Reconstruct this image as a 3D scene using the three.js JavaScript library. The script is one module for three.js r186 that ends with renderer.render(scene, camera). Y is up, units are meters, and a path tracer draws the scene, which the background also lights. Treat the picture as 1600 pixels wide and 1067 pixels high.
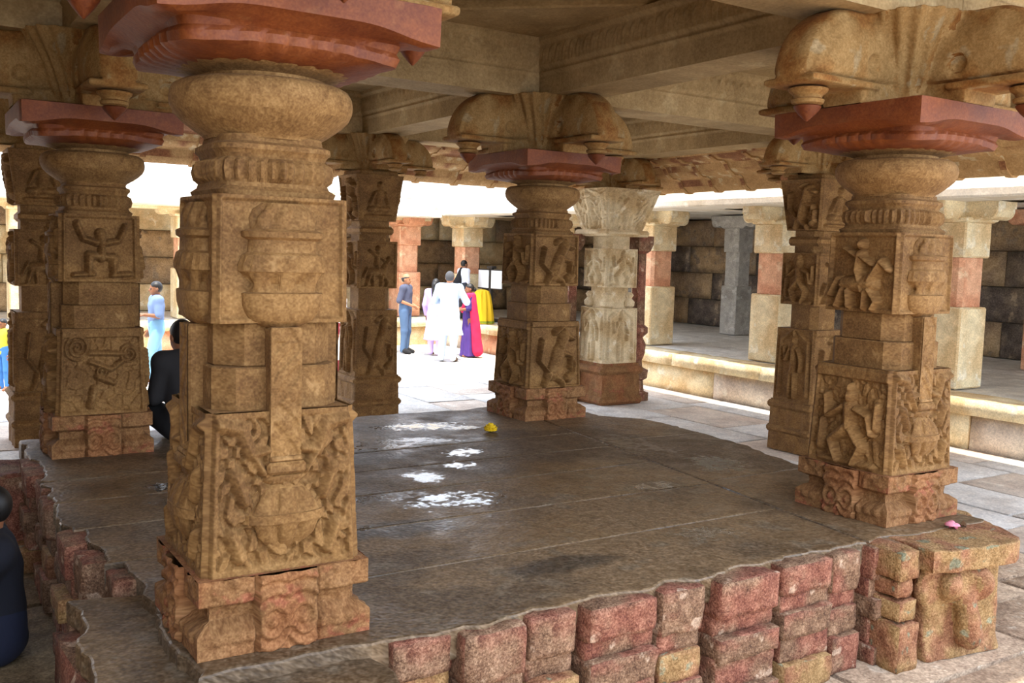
import * as THREE from 'three';
import { mergeGeometries, mergeVertices } from 'three/addons/utils/BufferGeometryUtils.js';

// ---------------------------------------------------------------- camera, sky, sun, exposure
const scene = new THREE.Scene();
const camera = new THREE.PerspectiveCamera(38.56, 1600 / 1067, 0.05, 200);
camera.position.set(-1.2254, 2.16, 3.7738);
camera.up.set(0.02346, 0.99549, -0.09192);
camera.lookAt(-1.2254 + 0.53461, 2.16 - 0.09019, 3.7738 - 0.84027);
camera.updateMatrixWorld();
scene.add(camera);
const renderer = new THREE.WebGLRenderer();
renderer.toneMapping = THREE.LinearToneMapping;
renderer.toneMappingExposure = 1.35;
renderer.shadowMap.enabled = true;
// bright hazy sky: slightly bluer overhead, white near the horizon
{
  const W = 64, H = 64, d = new Float32Array(W * H * 4);
  for (let j = 0; j < H; j++) for (let i = 0; i < W; i++) {
    const e = Math.max(0, ((j + 0.5) / H - 0.5) * 2), o = (j * W + i) * 4, t = Math.pow(e, 0.6);
    d[o] = 0.94 - 0.22 * t; d[o + 1] = 1.0 - 0.16 * t; d[o + 2] = 1.10 - 0.02 * t; d[o + 3] = 1;
  }
  const t = new THREE.DataTexture(d, W, H, THREE.RGBAFormat, THREE.FloatType);
  t.mapping = THREE.EquirectangularReflectionMapping; t.magFilter = THREE.LinearFilter; t.needsUpdate = true;
  scene.background = t; scene.environment = t;
  scene.backgroundIntensity = 3.2; scene.environmentIntensity = 3.2;
}
const sun = new THREE.DirectionalLight(new THREE.Color().setRGB(1.0, 0.92, 0.78), 7);
sun.position.set(4 - 3.0, 34, -5 + 10.5); sun.target.position.set(4, 0, -5);
sun.castShadow = true; sun.shadow.radius = 3; sun.shadow.mapSize.set(4096, 4096);
Object.assign(sun.shadow.camera, { left: -22, right: 22, top: 22, bottom: -22, near: 1, far: 80 });
scene.add(sun, sun.target);

// ---------------------------------------------------------------- helpers
let seed = 12345;
const rnd = () => { seed = (seed * 1664525 + 1013904223) >>> 0; return seed / 4294967296; };
const rr = (a, b) => a + (b - a) * rnd();
const clamp = (x, a, b) => Math.min(b, Math.max(a, x));
const mix = (a, b, t) => a + (b - a) * t;
const sm = (a, b, x) => { const t = clamp((x - a) / (b - a), 0, 1); return t * t * (3 - 2 * t); };
function h3(x, y, z) { let h = Math.imul(x, 374761393) ^ Math.imul(y, 668265263) ^ Math.imul(z, 2147483647 ^ 0x5bd1e995); h = Math.imul(h ^ (h >>> 13), 1274126177); return ((h ^ (h >>> 16)) >>> 0) / 4294967296; }
function vn(x, y, z) {
  const i = Math.floor(x), j = Math.floor(y), k = Math.floor(z), f = x - i, g = y - j, h = z - k;
  const u = f * f * (3 - 2 * f), v = g * g * (3 - 2 * g), w = h * h * (3 - 2 * h);
  const l = (a, b, t) => a + (b - a) * t;
  return l(l(l(h3(i, j, k), h3(i + 1, j, k), u), l(h3(i, j + 1, k), h3(i + 1, j + 1, k), u), v),
    l(l(h3(i, j, k + 1), h3(i + 1, j, k + 1), u), l(h3(i, j + 1, k + 1), h3(i + 1, j + 1, k + 1), u), v), w) * 2 - 1;
}
const fb = (x, y, z) => vn(x, y, z) * 0.55 + vn(x * 2.1, y * 2.1, z * 2.1) * 0.3 + vn(x * 4.3, y * 4.3, z * 4.3) * 0.15;
// tileable 2D noise (period p cells over the unit square)
function tn(u, v, p, s) {
  const x = u * p, y = v * p, i = Math.floor(x), j = Math.floor(y), f = x - i, g = y - j, a = f * f * (3 - 2 * f), b = g * g * (3 - 2 * g);
  const m = (q) => ((q % p) + p) % p;
  const c = (ii, jj) => h3(m(ii), m(jj), s);
  return mix(mix(c(i, j), c(i + 1, j), a), mix(c(i, j + 1), c(i + 1, j + 1), a), b);
}
const tf = (u, v, p, s) => tn(u, v, p, s) * 0.5 + tn(u, v, p * 2, s + 1) * 0.28 + tn(u, v, p * 4, s + 2) * 0.14 + tn(u, v, p * 8, s + 3) * 0.08;
function tex(n, srgb, fn, tile = 1, m = n) {
  const d = new Uint8Array(n * m * 4);
  for (let j = 0; j < m; j++) for (let i = 0; i < n; i++) {
    const c = fn((i + 0.5) / n, (j + 0.5) / m), o = (j * n + i) * 4;
    if (typeof c === 'number') d[o] = d[o + 1] = d[o + 2] = clamp(c * 255, 0, 255); else { d[o] = clamp(c[0], 0, 255); d[o + 1] = clamp(c[1], 0, 255); d[o + 2] = clamp(c[2], 0, 255); }
    d[o + 3] = 255;
  }
  const t = new THREE.DataTexture(d, n, m, THREE.RGBAFormat);
  t.wrapS = t.wrapT = THREE.RepeatWrapping; t.magFilter = THREE.LinearFilter; t.minFilter = THREE.LinearMipmapLinearFilter; t.generateMipmaps = true;
  if (srgb) t.colorSpace = THREE.SRGBColorSpace;
  t.repeat.set(1 / tile, 1 / tile); t.needsUpdate = true;
  return t;
}
const lerp3 = (a, b, t) => [mix(a[0], b[0], t), mix(a[1], b[1], t), mix(a[2], b[2], t)];
const hexc = (h) => [(h >> 16) & 255, (h >> 8) & 255, h & 255];
// stone: base colour, second colour in patches, light and dark speckle
function stoneMat(o) {
  const { base, alt, altAt = 0.55, altW = 0.12, spots, spotAt = 0.72, speck = 26, tile = 1.6, rough = 0.85, bump = 0.006, s = 1, streak = 0, n = 512, veins = 0 } = o;
  const B = hexc(base), A = hexc(alt), S = spots !== undefined ? hexc(spots) : null;
  const map = tex(n, true, (u, v) => {
    let c = lerp3(B, A, sm(altAt - altW, altAt + altW, tf(u, v, 5, s)));
    if (streak) c = lerp3(c, A, streak * sm(0.5, 0.75, tn(u, v * 0.999, 1, s + 70) * 0 + tn(u, Math.floor(v) + v * 0.0625 * 16 / 16, 24, s + 60) * 0.4 + tf(u, v, 6, s + 61) * 0.6));
    if (S) c = lerp3(c, S, 0.85 * sm(spotAt - 0.06, spotAt + 0.05, tf(u, v, 11, s + 20)));
    const k = (tn(u, v, 128, s + 30) - 0.5) * speck + (tn(u, v, 256, s + 31) - 0.5) * speck * 1.2 + (tf(u, v, 16, s + 32) - 0.5) * speck * 1.6;
    return [c[0] + k, c[1] + k * 0.95, c[2] + k * 0.85];
  }, tile);
  const bm = tex(n, false, (u, v) => tf(u, v, 14, s + 40) * 0.6 + tn(u, v, 90, s + 41) * 0.25 + tn(u, v, 200, s + 42) * 0.15, tile);
  return new THREE.MeshStandardMaterial({ map, bumpMap: bm, bumpScale: bump, roughness: rough, metalness: 0 });
}
// triangle-wise box projection, uv in metres
function boxUV(g0, off = 0) {
  const g = g0.index ? g0.toNonIndexed() : g0;
  if (!g.attributes.normal) g.computeVertexNormals();
  const p = g.attributes.position, n = p.count, uv = new Float32Array(n * 2), a = new THREE.Vector3(), b = new THREE.Vector3(), c = new THREE.Vector3();
  for (let i = 0; i < n; i += 3) {
    a.fromBufferAttribute(p, i); b.fromBufferAttribute(p, i + 1); c.fromBufferAttribute(p, i + 2);
    const q = b.clone().sub(a).cross(c.clone().sub(a)), x = Math.abs(q.x), y = Math.abs(q.y), z = Math.abs(q.z);
    for (const [k, w] of [[i, a], [i + 1, b], [i + 2, c]]) {
      if (y >= x && y >= z) { uv[k * 2] = w.x + off; uv[k * 2 + 1] = w.z + off * 0.7; }
      else if (x >= z) { uv[k * 2] = w.z + off; uv[k * 2 + 1] = w.y + off * 0.3; }
      else { uv[k * 2] = w.x + off; uv[k * 2 + 1] = w.y + off * 0.3; }
    }
  }
  g.setAttribute('uv', new THREE.BufferAttribute(uv, 2));
  return g;
}
const names = {};
const numbered = (n) => { const k = names[n] = (names[n] ?? -1) + 1; return k ? n + '_' + String(k).padStart(3, '0') : n; };
function shade(o) { o.castShadow = true; o.receiveShadow = true; return o; }
function part(name, g, m, parent, label) { const o = shade(new THREE.Mesh(g, m)); o.name = name; parent.add(o); if (label) o.userData.label = label; return o; }
function thing(name, label, category, [x, y, z] = [0, 0, 0], turn = 0, group) {
  const o = new THREE.Group(); o.name = numbered(name); o.position.set(x, y, z); o.rotation.y = turn; o.userData = { label, category, kind: 'thing' };
  if (group) o.userData.group = group; scene.add(o); return o;
}
function struct(name, label, category) { const o = new THREE.Group(); o.name = name; o.userData = { label, category, kind: 'structure' }; scene.add(o); return o; }
const xf = (g, x = 0, y = 0, z = 0, ry = 0, rx = 0, rz = 0) => { const m = new THREE.Matrix4().makeRotationFromEuler(new THREE.Euler(rx, ry, rz, 'YXZ')); m.setPosition(x, y, z); return g.applyMatrix4(m); };
const join = (l) => mergeGeometries(l.map((g) => { const q = g.index ? g.toNonIndexed() : g; for (const k of Object.keys(q.attributes)) if (!['position', 'normal', 'uv'].includes(k)) q.deleteAttribute(k); if (!q.attributes.uv) q.setAttribute('uv', new THREE.BufferAttribute(new Float32Array(q.attributes.position.count * 2), 2)); return q; }));
// chamfered box with its base at y = 0
function cbox(w, h, d, c = 0.01) {
  const X = w / 2, Z = d / 2, P = [], I = [];
  c = Math.min(c, w / 3, h / 3, d / 3);
  const q = (a, b, e, f) => I.push(a, b, e, a, e, f);
  const faces = [];
  for (const [ax, sgn] of [[0, 1], [0, -1], [1, 1], [1, -1], [2, 1], [2, -1]]) {
    const b = [X, h / 2, Z], o = [0, 1, 2].filter((k) => k !== ax), r = [];
    for (const [s, t] of [[-1, -1], [1, -1], [1, 1], [-1, 1]]) { const v = [0, 0, 0]; v[ax] = sgn * b[ax]; v[o[0]] = s * (b[o[0]] - c); v[o[1]] = t * (b[o[1]] - c); v[1] += h / 2; r.push(v); }
    faces.push(r);
  }
  const tri = (a, b, e) => { const n = new THREE.Vector3().subVectors(new THREE.Vector3(...b), new THREE.Vector3(...a)).cross(new THREE.Vector3().subVectors(new THREE.Vector3(...e), new THREE.Vector3(...a))); const m = [(a[0] + b[0] + e[0]) / 3, (a[1] + b[1] + e[1]) / 3 - h / 2, (a[2] + b[2] + e[2]) / 3]; if (n.x * m[0] + n.y * m[1] + n.z * m[2] < 0) P.push(...a, ...e, ...b); else P.push(...a, ...b, ...e); };
  const quad = (a, b, e, f) => { tri(a, b, e); tri(a, e, f); };
  for (const f of faces) quad(...f);
  for (let ax = 0; ax < 3; ax++) { // edges along ax
    const o = [0, 1, 2].filter((k) => k !== ax), b = [X, h / 2, Z];
    for (const s of [-1, 1]) for (const t of [-1, 1]) {
      const mk = (e, w1) => { const v = [0, 0, 0]; v[ax] = e * (b[ax] - c); v[o[0]] = s * (b[o[0]] - (w1 ? c : 0)); v[o[1]] = t * (b[o[1]] - (w1 ? 0 : c)); v[1] += h / 2; return v; };
      quad(mk(-1, 0), mk(1, 0), mk(1, 1), mk(-1, 1));
    }
  }
  for (const s of [-1, 1]) for (const t of [-1, 1]) for (const u of [-1, 1]) tri([s * X, h / 2 + t * (h / 2 - c), u * (Z - c)], [s * (X - c), h / 2 + t * h / 2, u * (Z - c)], [s * (X - c), h / 2 + t * (h / 2 - c), u * Z]);
  const g = new THREE.BufferGeometry(); g.setAttribute('position', new THREE.Float32BufferAttribute(P, 3)); g.computeVertexNormals();
  return g;
}
const ubox = (w, h, d, c, off = 0) => boxUV(cbox(w, h, d, c), off);
// weathered block: subdivided box, rounded and displaced by noise; base at y = 0
function rough(w, h, d, amp = 0.012, cell = 0.06, sd = 0, rk = 0.07) {
  const nx = clamp(Math.round(w / cell), 1, 14), ny = clamp(Math.round(h / cell), 1, 14), nz = clamp(Math.round(d / cell), 1, 14);
  let g = new THREE.BoxGeometry(w, h, d, nx, ny, nz); g.deleteAttribute('uv'); g.deleteAttribute('normal'); g = mergeVertices(g, 1e-4);
  const p = g.attributes.position, v = new THREE.Vector3(), rad = Math.min(w, h, d) * rk;
  for (let i = 0; i < p.count; i++) {
    v.fromBufferAttribute(p, i);
    const q = new THREE.Vector3(clamp(v.x, -w / 2 + rad, w / 2 - rad), clamp(v.y, -h / 2 + rad, h / 2 - rad), clamp(v.z, -d / 2 + rad, d / 2 - rad));
    const e = v.clone().sub(q), L = e.length(); if (L > rad) v.copy(q).addScaledVector(e, rad / L);
    const n = e.length() ? e.normalize() : new THREE.Vector3();
    const k = fb(v.x * 9 + sd * 3.1, v.y * 9 + sd * 1.7, v.z * 9 - sd) * amp * 1.6 - Math.abs(fb(v.x * 22 + sd, v.y * 22, v.z * 22)) * amp * 0.7;
    v.addScaledVector(n, k); p.setXYZ(i, v.x, v.y + h / 2, v.z);
  }
  g.computeVertexNormals(); return boxUV(g, sd);
}
// rings of superellipse cross-section (n = 2 round, large n square) stacked upward
function stack(rings, segs = 64, mod = null, caps = true, flat = false) {
  const P = [], I = [], UV = [];
  rings.forEach(([y, w, n, w2], j) => {
    for (let i = 0; i <= segs; i++) {
      const t = (i / segs) * Math.PI * 2, c = Math.cos(t), s = Math.sin(t);
      let r = w / Math.pow(Math.pow(Math.abs(c), n) + Math.pow(Math.abs(s), n), 1 / n), yy = y;
      if (mod) { const m = mod(t, y, j, r); r = m[0]; yy = m[1]; }
      P.push(r * c, yy, r * s * (w2 ? w2 / w : 1)); UV.push(t * 0.35, yy);
    }
  });
  const m = segs + 1;
  for (let j = 0; j < rings.length - 1; j++) for (let i = 0; i < segs; i++) { const a = j * m + i; I.push(a, a + m, a + 1, a + 1, a + m, a + m + 1); }
  if (caps) for (const j of [0, rings.length - 1]) { const c = P.length / 3; P.push(0, rings[j][0], 0); UV.push(0, rings[j][0]); for (let i = 0; i < segs; i++) { const a = j * m + i; j ? I.push(a, c, a + 1) : I.push(a, a + 1, c); } }
  const g = new THREE.BufferGeometry(); g.setAttribute('position', new THREE.Float32BufferAttribute(P, 3)); g.setIndex(I);
  let q = flat ? g.toNonIndexed() : crease(g, 0.7); if (flat) q.computeVertexNormals();
  return boxUV(q);
}
// smooth normals except across edges sharper than the angle
function crease(g, ang) {
  const q = g.index ? g.toNonIndexed() : g, p = q.attributes.position, n = p.count, fn = [], map = new Map();
  const a = new THREE.Vector3(), b = new THREE.Vector3(), c = new THREE.Vector3();
  const key = (i) => Math.round(p.getX(i) * 5e3) + ',' + Math.round(p.getY(i) * 5e3) + ',' + Math.round(p.getZ(i) * 5e3);
  const ks = [];
  for (let i = 0; i < n; i += 3) {
    a.fromBufferAttribute(p, i); b.fromBufferAttribute(p, i + 1); c.fromBufferAttribute(p, i + 2);
    const f = b.clone().sub(a).cross(c.clone().sub(a)); fn.push(f);
    for (let k = 0; k < 3; k++) { const s = key(i + k); ks.push(s); if (!map.has(s)) map.set(s, []); map.get(s).push(fn.length - 1); }
  }
  const un = fn.map((f) => f.clone().normalize()), N = new Float32Array(n * 3), co = Math.cos(ang), v = new THREE.Vector3();
  for (let i = 0; i < n; i++) { const f = (i / 3) | 0; v.set(0, 0, 0); for (const o of map.get(ks[i])) if (un[o].dot(un[f]) > co) v.add(fn[o]); if (v.lengthSq() < 1e-20) v.copy(un[f]); v.normalize(); N.set([v.x, v.y, v.z], i * 3); }
  q.setAttribute('normal', new THREE.BufferAttribute(N, 3)); return q;
}
// relief panel in the xy plane facing +z; a across (centred), b up from 0
function relief(W, H, nu, nv, h, w0 = null, sideDrop = 0) {
  const P = [], I = [], UV = [];
  for (let j = 0; j <= nv; j++) for (let i = 0; i <= nu; i++) { const a = (i / nu - 0.5) * W, b = (j / nv) * H, z = h(a, b); const k = w0 ? w0(b) : 1; P.push(a * k, b, z + (w0 ? (k - 1) * W / 2 : 0)); UV.push(a, b); }
  for (let j = 0; j < nv; j++) for (let i = 0; i < nu; i++) { const a = j * (nu + 1) + i, c = a + nu + 1; I.push(a, a + 1, c + 1, a, c + 1, c); }
  const g = new THREE.BufferGeometry(); g.setAttribute('position', new THREE.Float32BufferAttribute(P, 3)); g.setAttribute('uv', new THREE.Float32BufferAttribute(UV, 2)); g.setIndex(I); g.computeVertexNormals();
  return g;
}
// four relief faces (front +z, left -x, back -z, right +x) as one closed block, base at y = 0
function block(W0, W1, H, hs, nu, nv) {
  const out = [], k1 = W1 / W0;
  for (let f = 0; f < 4; f++) {
    const h = hs[f % hs.length];
    const g = relief(W0, H, nu, nv, (a, b) => h(a, b, W0, H) * sm(0, 0.012, W0 / 2 - Math.abs(a)), (b) => mix(1, k1, b / H));
    g.translate(0, 0, W0 / 2); g.rotateY([0, -Math.PI / 2, Math.PI, Math.PI / 2][f]);
    const uv = g.attributes.uv; for (let i = 0; i < uv.count; i++) uv.setX(i, uv.getX(i) + f * 0.73);
    out.push(g);
  }
  const t = new THREE.PlaneGeometry(W1, W1); t.rotateX(-Math.PI / 2); t.translate(0, H, 0);
  const u = new THREE.PlaneGeometry(W0, W0); u.rotateX(Math.PI / 2);
  return join([...out, t, u]);
}
// naive surface nets over a signed distance function
function nets(sdf, lo, hi, c) {
  const nx = Math.ceil((hi[0] - lo[0]) / c) + 1, ny = Math.ceil((hi[1] - lo[1]) / c) + 1, nz = Math.ceil((hi[2] - lo[2]) / c) + 1;
  const F = new Float32Array(nx * ny * nz), id = (i, j, k) => (k * ny + j) * nx + i;
  for (let k = 0; k < nz; k++) for (let j = 0; j < ny; j++) for (let i = 0; i < nx; i++) F[id(i, j, k)] = (i === 0 || j === 0 || k === 0 || i === nx - 1 || j === ny - 1 || k === nz - 1) ? Math.max(0.3 * c, sdf(lo[0] + i * c, lo[1] + j * c, lo[2] + k * c)) : sdf(lo[0] + i * c, lo[1] + j * c, lo[2] + k * c);
  const V = new Int32Array(nx * ny * nz).fill(-1), P = [], I = [];
  const E = [[0, 1], [0, 2], [0, 4], [1, 3], [1, 5], [2, 3], [2, 6], [3, 7], [4, 5], [4, 6], [5, 7], [6, 7]];
  for (let k = 0; k < nz - 1; k++) for (let j = 0; j < ny - 1; j++) for (let i = 0; i < nx - 1; i++) {
    const v = []; let m = 0;
    for (let q = 0; q < 8; q++) { const f = F[id(i + (q & 1), j + ((q >> 1) & 1), k + (q >> 2))]; v.push(f); if (f < 0) m++; }
    if (m === 0 || m === 8) continue;
    let x = 0, y = 0, z = 0, s = 0;
    for (const [a, b] of E) if ((v[a] < 0) !== (v[b] < 0)) { const t = v[a] / (v[a] - v[b]); x += mix(a & 1, b & 1, t); y += mix((a >> 1) & 1, (b >> 1) & 1, t); z += mix(a >> 2, b >> 2, t); s++; }
    V[id(i, j, k)] = P.length / 3; P.push(lo[0] + (i + x / s) * c, lo[1] + (j + y / s) * c, lo[2] + (k + z / s) * c);
  }
  const q = (a, b, d, e, fl) => { if (a < 0 || b < 0 || d < 0 || e < 0) return; fl ? I.push(a, b, d, a, d, e) : I.push(a, d, b, a, e, d); };
  for (let k = 1; k < nz - 1; k++) for (let j = 1; j < ny - 1; j++) for (let i = 1; i < nx - 1; i++) {
    const f = F[id(i, j, k)] < 0;
    if (f !== F[id(i + 1, j, k)] < 0) q(V[id(i, j - 1, k - 1)], V[id(i, j, k - 1)], V[id(i, j, k)], V[id(i, j - 1, k)], f);
    if (f !== F[id(i, j + 1, k)] < 0) q(V[id(i - 1, j, k - 1)], V[id(i - 1, j, k)], V[id(i, j, k)], V[id(i, j, k - 1)], f);
    if (f !== F[id(i, j, k + 1)] < 0) q(V[id(i - 1, j - 1, k)], V[id(i, j - 1, k)], V[id(i, j, k)], V[id(i - 1, j, k)], f);
  }
  const g = new THREE.BufferGeometry(); g.setAttribute('position', new THREE.Float32BufferAttribute(P, 3)); g.setIndex(I); g.computeVertexNormals();
  g.setAttribute('uv', new THREE.BufferAttribute(new Float32Array(P.length / 3 * 2), 2));
  return g;
}
const smin = (a, b, k) => { const h = Math.max(k - Math.abs(a - b), 0) / k; return Math.min(a, b) - h * h * k * 0.25; };
function cap(x, y, z, a, b, ra, rb) {
  const dx = b[0] - a[0], dy = b[1] - a[1], dz = b[2] - a[2], px = x - a[0], py = y - a[1], pz = z - a[2];
  const t = clamp((px * dx + py * dy + pz * dz) / (dx * dx + dy * dy + dz * dz + 1e-9), 0, 1);
  return Math.hypot(px - dx * t, py - dy * t, pz - dz * t) - mix(ra, rb, t);
}
const ell = (x, y, z, c, r) => { const k = Math.hypot((x - c[0]) / r[0], (y - c[1]) / r[1], (z - c[2]) / r[2]); return (k - 1) * Math.min(r[0], r[1], r[2]); };

// ---------------------------------------------------------------- materials
const M = {
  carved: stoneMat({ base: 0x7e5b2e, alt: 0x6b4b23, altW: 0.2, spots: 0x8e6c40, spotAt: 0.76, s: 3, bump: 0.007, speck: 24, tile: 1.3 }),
  pale: stoneMat({ base: 0xd2bf9a, alt: 0xb89d72, altW: 0.2, spots: 0xe0d4ba, spotAt: 0.74, s: 23, bump: 0.005, speck: 24, tile: 1.3 }),  // carved stone lightened to carry the bright light on the corner pillar
  disc: stoneMat({ base: 0x8f6b3c, alt: 0x7e5c30, altW: 0.2, s: 33, bump: 0.003, speck: 26, tile: 1.1 }),
  base: stoneMat({ base: 0x85562f, alt: 0x7c5730, altAt: 0.5, altW: 0.2, spots: 0x864a2e, spotAt: 0.74, s: 43, bump: 0.008, speck: 28, tile: 1.1 }),
  red: stoneMat({ base: 0x7c3e12, alt: 0x672f0b, altW: 0.2, spots: 0x7b4620, spotAt: 0.74, s: 53, rough: 0.62, bump: 0.003, speck: 14, tile: 1.2 }),
  plinthRed: stoneMat({ base: 0x7d4c39, alt: 0x775a42, altAt: 0.52, altW: 0.2, spots: 0xac947d, spotAt: 0.73, s: 63, bump: 0.012, speck: 46, tile: 0.9 }),
  plinthTan: stoneMat({ base: 0x927348, alt: 0x86593c, altAt: 0.55, altW: 0.16, spots: 0x74775f, spotAt: 0.72, s: 73, bump: 0.012, speck: 40, tile: 0.9 }),
  beam: stoneMat({ base: 0xa98f64, alt: 0x937a52, altW: 0.2, spots: 0xb59e74, spotAt: 0.75, s: 83, bump: 0.005, speck: 18, tile: 2.2 }),
  bracket: stoneMat({ base: 0x957545, alt: 0x80521d, altAt: 0.58, altW: 0.14, spots: 0x9c8763, spotAt: 0.74, s: 93, bump: 0.005, speck: 20, tile: 1.4 }),
  eave: stoneMat({ base: 0xb08a58, alt: 0x83532e, altAt: 0.60, spots: 0xc6b089, spotAt: 0.66, s: 103, bump: 0.004, speck: 22, tile: 1.8 }),
  paving: stoneMat({ base: 0xd3cfc8, alt: 0xc4bcb2, altW: 0.2, spots: 0xdedbd4, spotAt: 0.74, s: 113, bump: 0.004, speck: 26, tile: 2.3 }),
  pavingWarm: stoneMat({ base: 0xd0c2b2, alt: 0xc2b09f, altW: 0.2, spots: 0xdbd2c3, spotAt: 0.74, s: 123, bump: 0.004, speck: 26, tile: 2.1 }),
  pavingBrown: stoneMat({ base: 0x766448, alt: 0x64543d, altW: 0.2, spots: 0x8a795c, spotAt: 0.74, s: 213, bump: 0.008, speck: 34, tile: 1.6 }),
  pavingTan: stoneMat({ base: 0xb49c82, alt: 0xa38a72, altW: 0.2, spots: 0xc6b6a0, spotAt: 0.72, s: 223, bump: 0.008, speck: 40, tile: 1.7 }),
  earth: stoneMat({ base: 0x5c5042, alt: 0x4a4036, s: 133, bump: 0.006, tile: 2 }),
  cloisterStone: stoneMat({ base: 0xe0cfa8, alt: 0xcfb385, altW: 0.2, spots: 0xebe1c8, spotAt: 0.7, s: 143, bump: 0.004, tile: 1.7 }),
  cloisterRed: stoneMat({ base: 0xd6a482, alt: 0xcb8d6a, altW: 0.2, spots: 0xe0c09c, spotAt: 0.68, s: 153, bump: 0.004, tile: 1.5 }),
  wallDark: stoneMat({ base: 0xb0946e, alt: 0x89735a, altAt: 0.5, altW: 0.2, spots: 0x8a7a66, spotAt: 0.68, s: 163, bump: 0.008, speck: 30, tile: 2.4 }),
  wallSoot: stoneMat({ base: 0x5e534a, alt: 0x82725f, altAt: 0.5, altW: 0.2, spots: 0xa8947a, spotAt: 0.70, s: 173, bump: 0.008, speck: 30, tile: 2.0 }),
  greyCol: stoneMat({ base: 0xa8a399, alt: 0x948e84, altW: 0.2, spots: 0xb8b4ab, spotAt: 0.7, s: 183, bump: 0.005, tile: 1.4 }),
  cloisterFloor: stoneMat({ base: 0xcfcbc3, alt: 0xbdb7ad, altW: 0.2, spots: 0xdad7d0, spotAt: 0.7, s: 203, bump: 0.004, tile: 2 }),
  limewash: stoneMat({ base: 0xe4dfd3, alt: 0xd8cfbd, spots: 0xf0ece2, spotAt: 0.66, s: 193, bump: 0.003, speck: 14, tile: 2 }),
};
const flat = (c, r = 0.8) => new THREE.MeshStandardMaterial({ color: c, roughness: r });

// ---------------------------------------------------------------- layout (metres; the four platform pillars stand on a 3.86 x 3.77 grid)
const SX = 3.86, SZ = 3.77, OX = 7.62, OZ = 7.62, PT = 0.66, BY = 3.54; // platform top, beam soffit

// ---------------------------------------------------------------- courtyard floor
{
  const fl = struct('floor', 'pale stone slab paving of the temple courtyard', 'floor');
  part('bedding', xf(ubox(34, 0.3, 36, 0.01), 2, -0.335, -7), M.earth, fl);
  const geos = {};
  const variants = (w, d) => { const k = w.toFixed(2) + '_' + d.toFixed(2); return geos[k] ??= [0, 1, 2].map((i) => rough(w - 0.03, 0.09, d - 0.03, 0.004, 0.5, i * 1.37)); };
  let n = 0;
  const cols = [-6.2, -4.9, -3.6, -2.2, -0.9, 0.3, 1.5, 2.9, 4.3, 5.2, 6.0, 7.0, 7.75, 8.75, 9.62];
  for (let c = 0; c < cols.length - 1; c++) {
    const w = cols[c + 1] - cols[c]; let z = 4.6 - (c % 3) * 0.5, k = c;
    const ds = [1.3, 1.75, 1.5, 2.0];
    while (z > -16.6) {
      const d = ds[(k++ * 7 + c * 3) % 4], xc = cols[c] + w / 2, zc = z - d / 2; z -= d;
      if (xc - w / 2 > -0.5 && xc + w / 2 < 4.5 && zc + d / 2 < 0.4 && zc - d / 2 > -4.2) continue;
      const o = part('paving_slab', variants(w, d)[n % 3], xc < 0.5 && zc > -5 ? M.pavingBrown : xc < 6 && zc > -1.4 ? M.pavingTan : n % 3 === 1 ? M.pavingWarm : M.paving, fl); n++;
      o.position.set(xc, -0.088 + (h3(n, 3, 1) - 0.5) * 0.008, zc); o.rotation.set((h3(n, 1, 2) - 0.5) * 0.004, 0, (h3(n, 7, 2) - 0.5) * 0.004);
    }
  }
}

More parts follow.
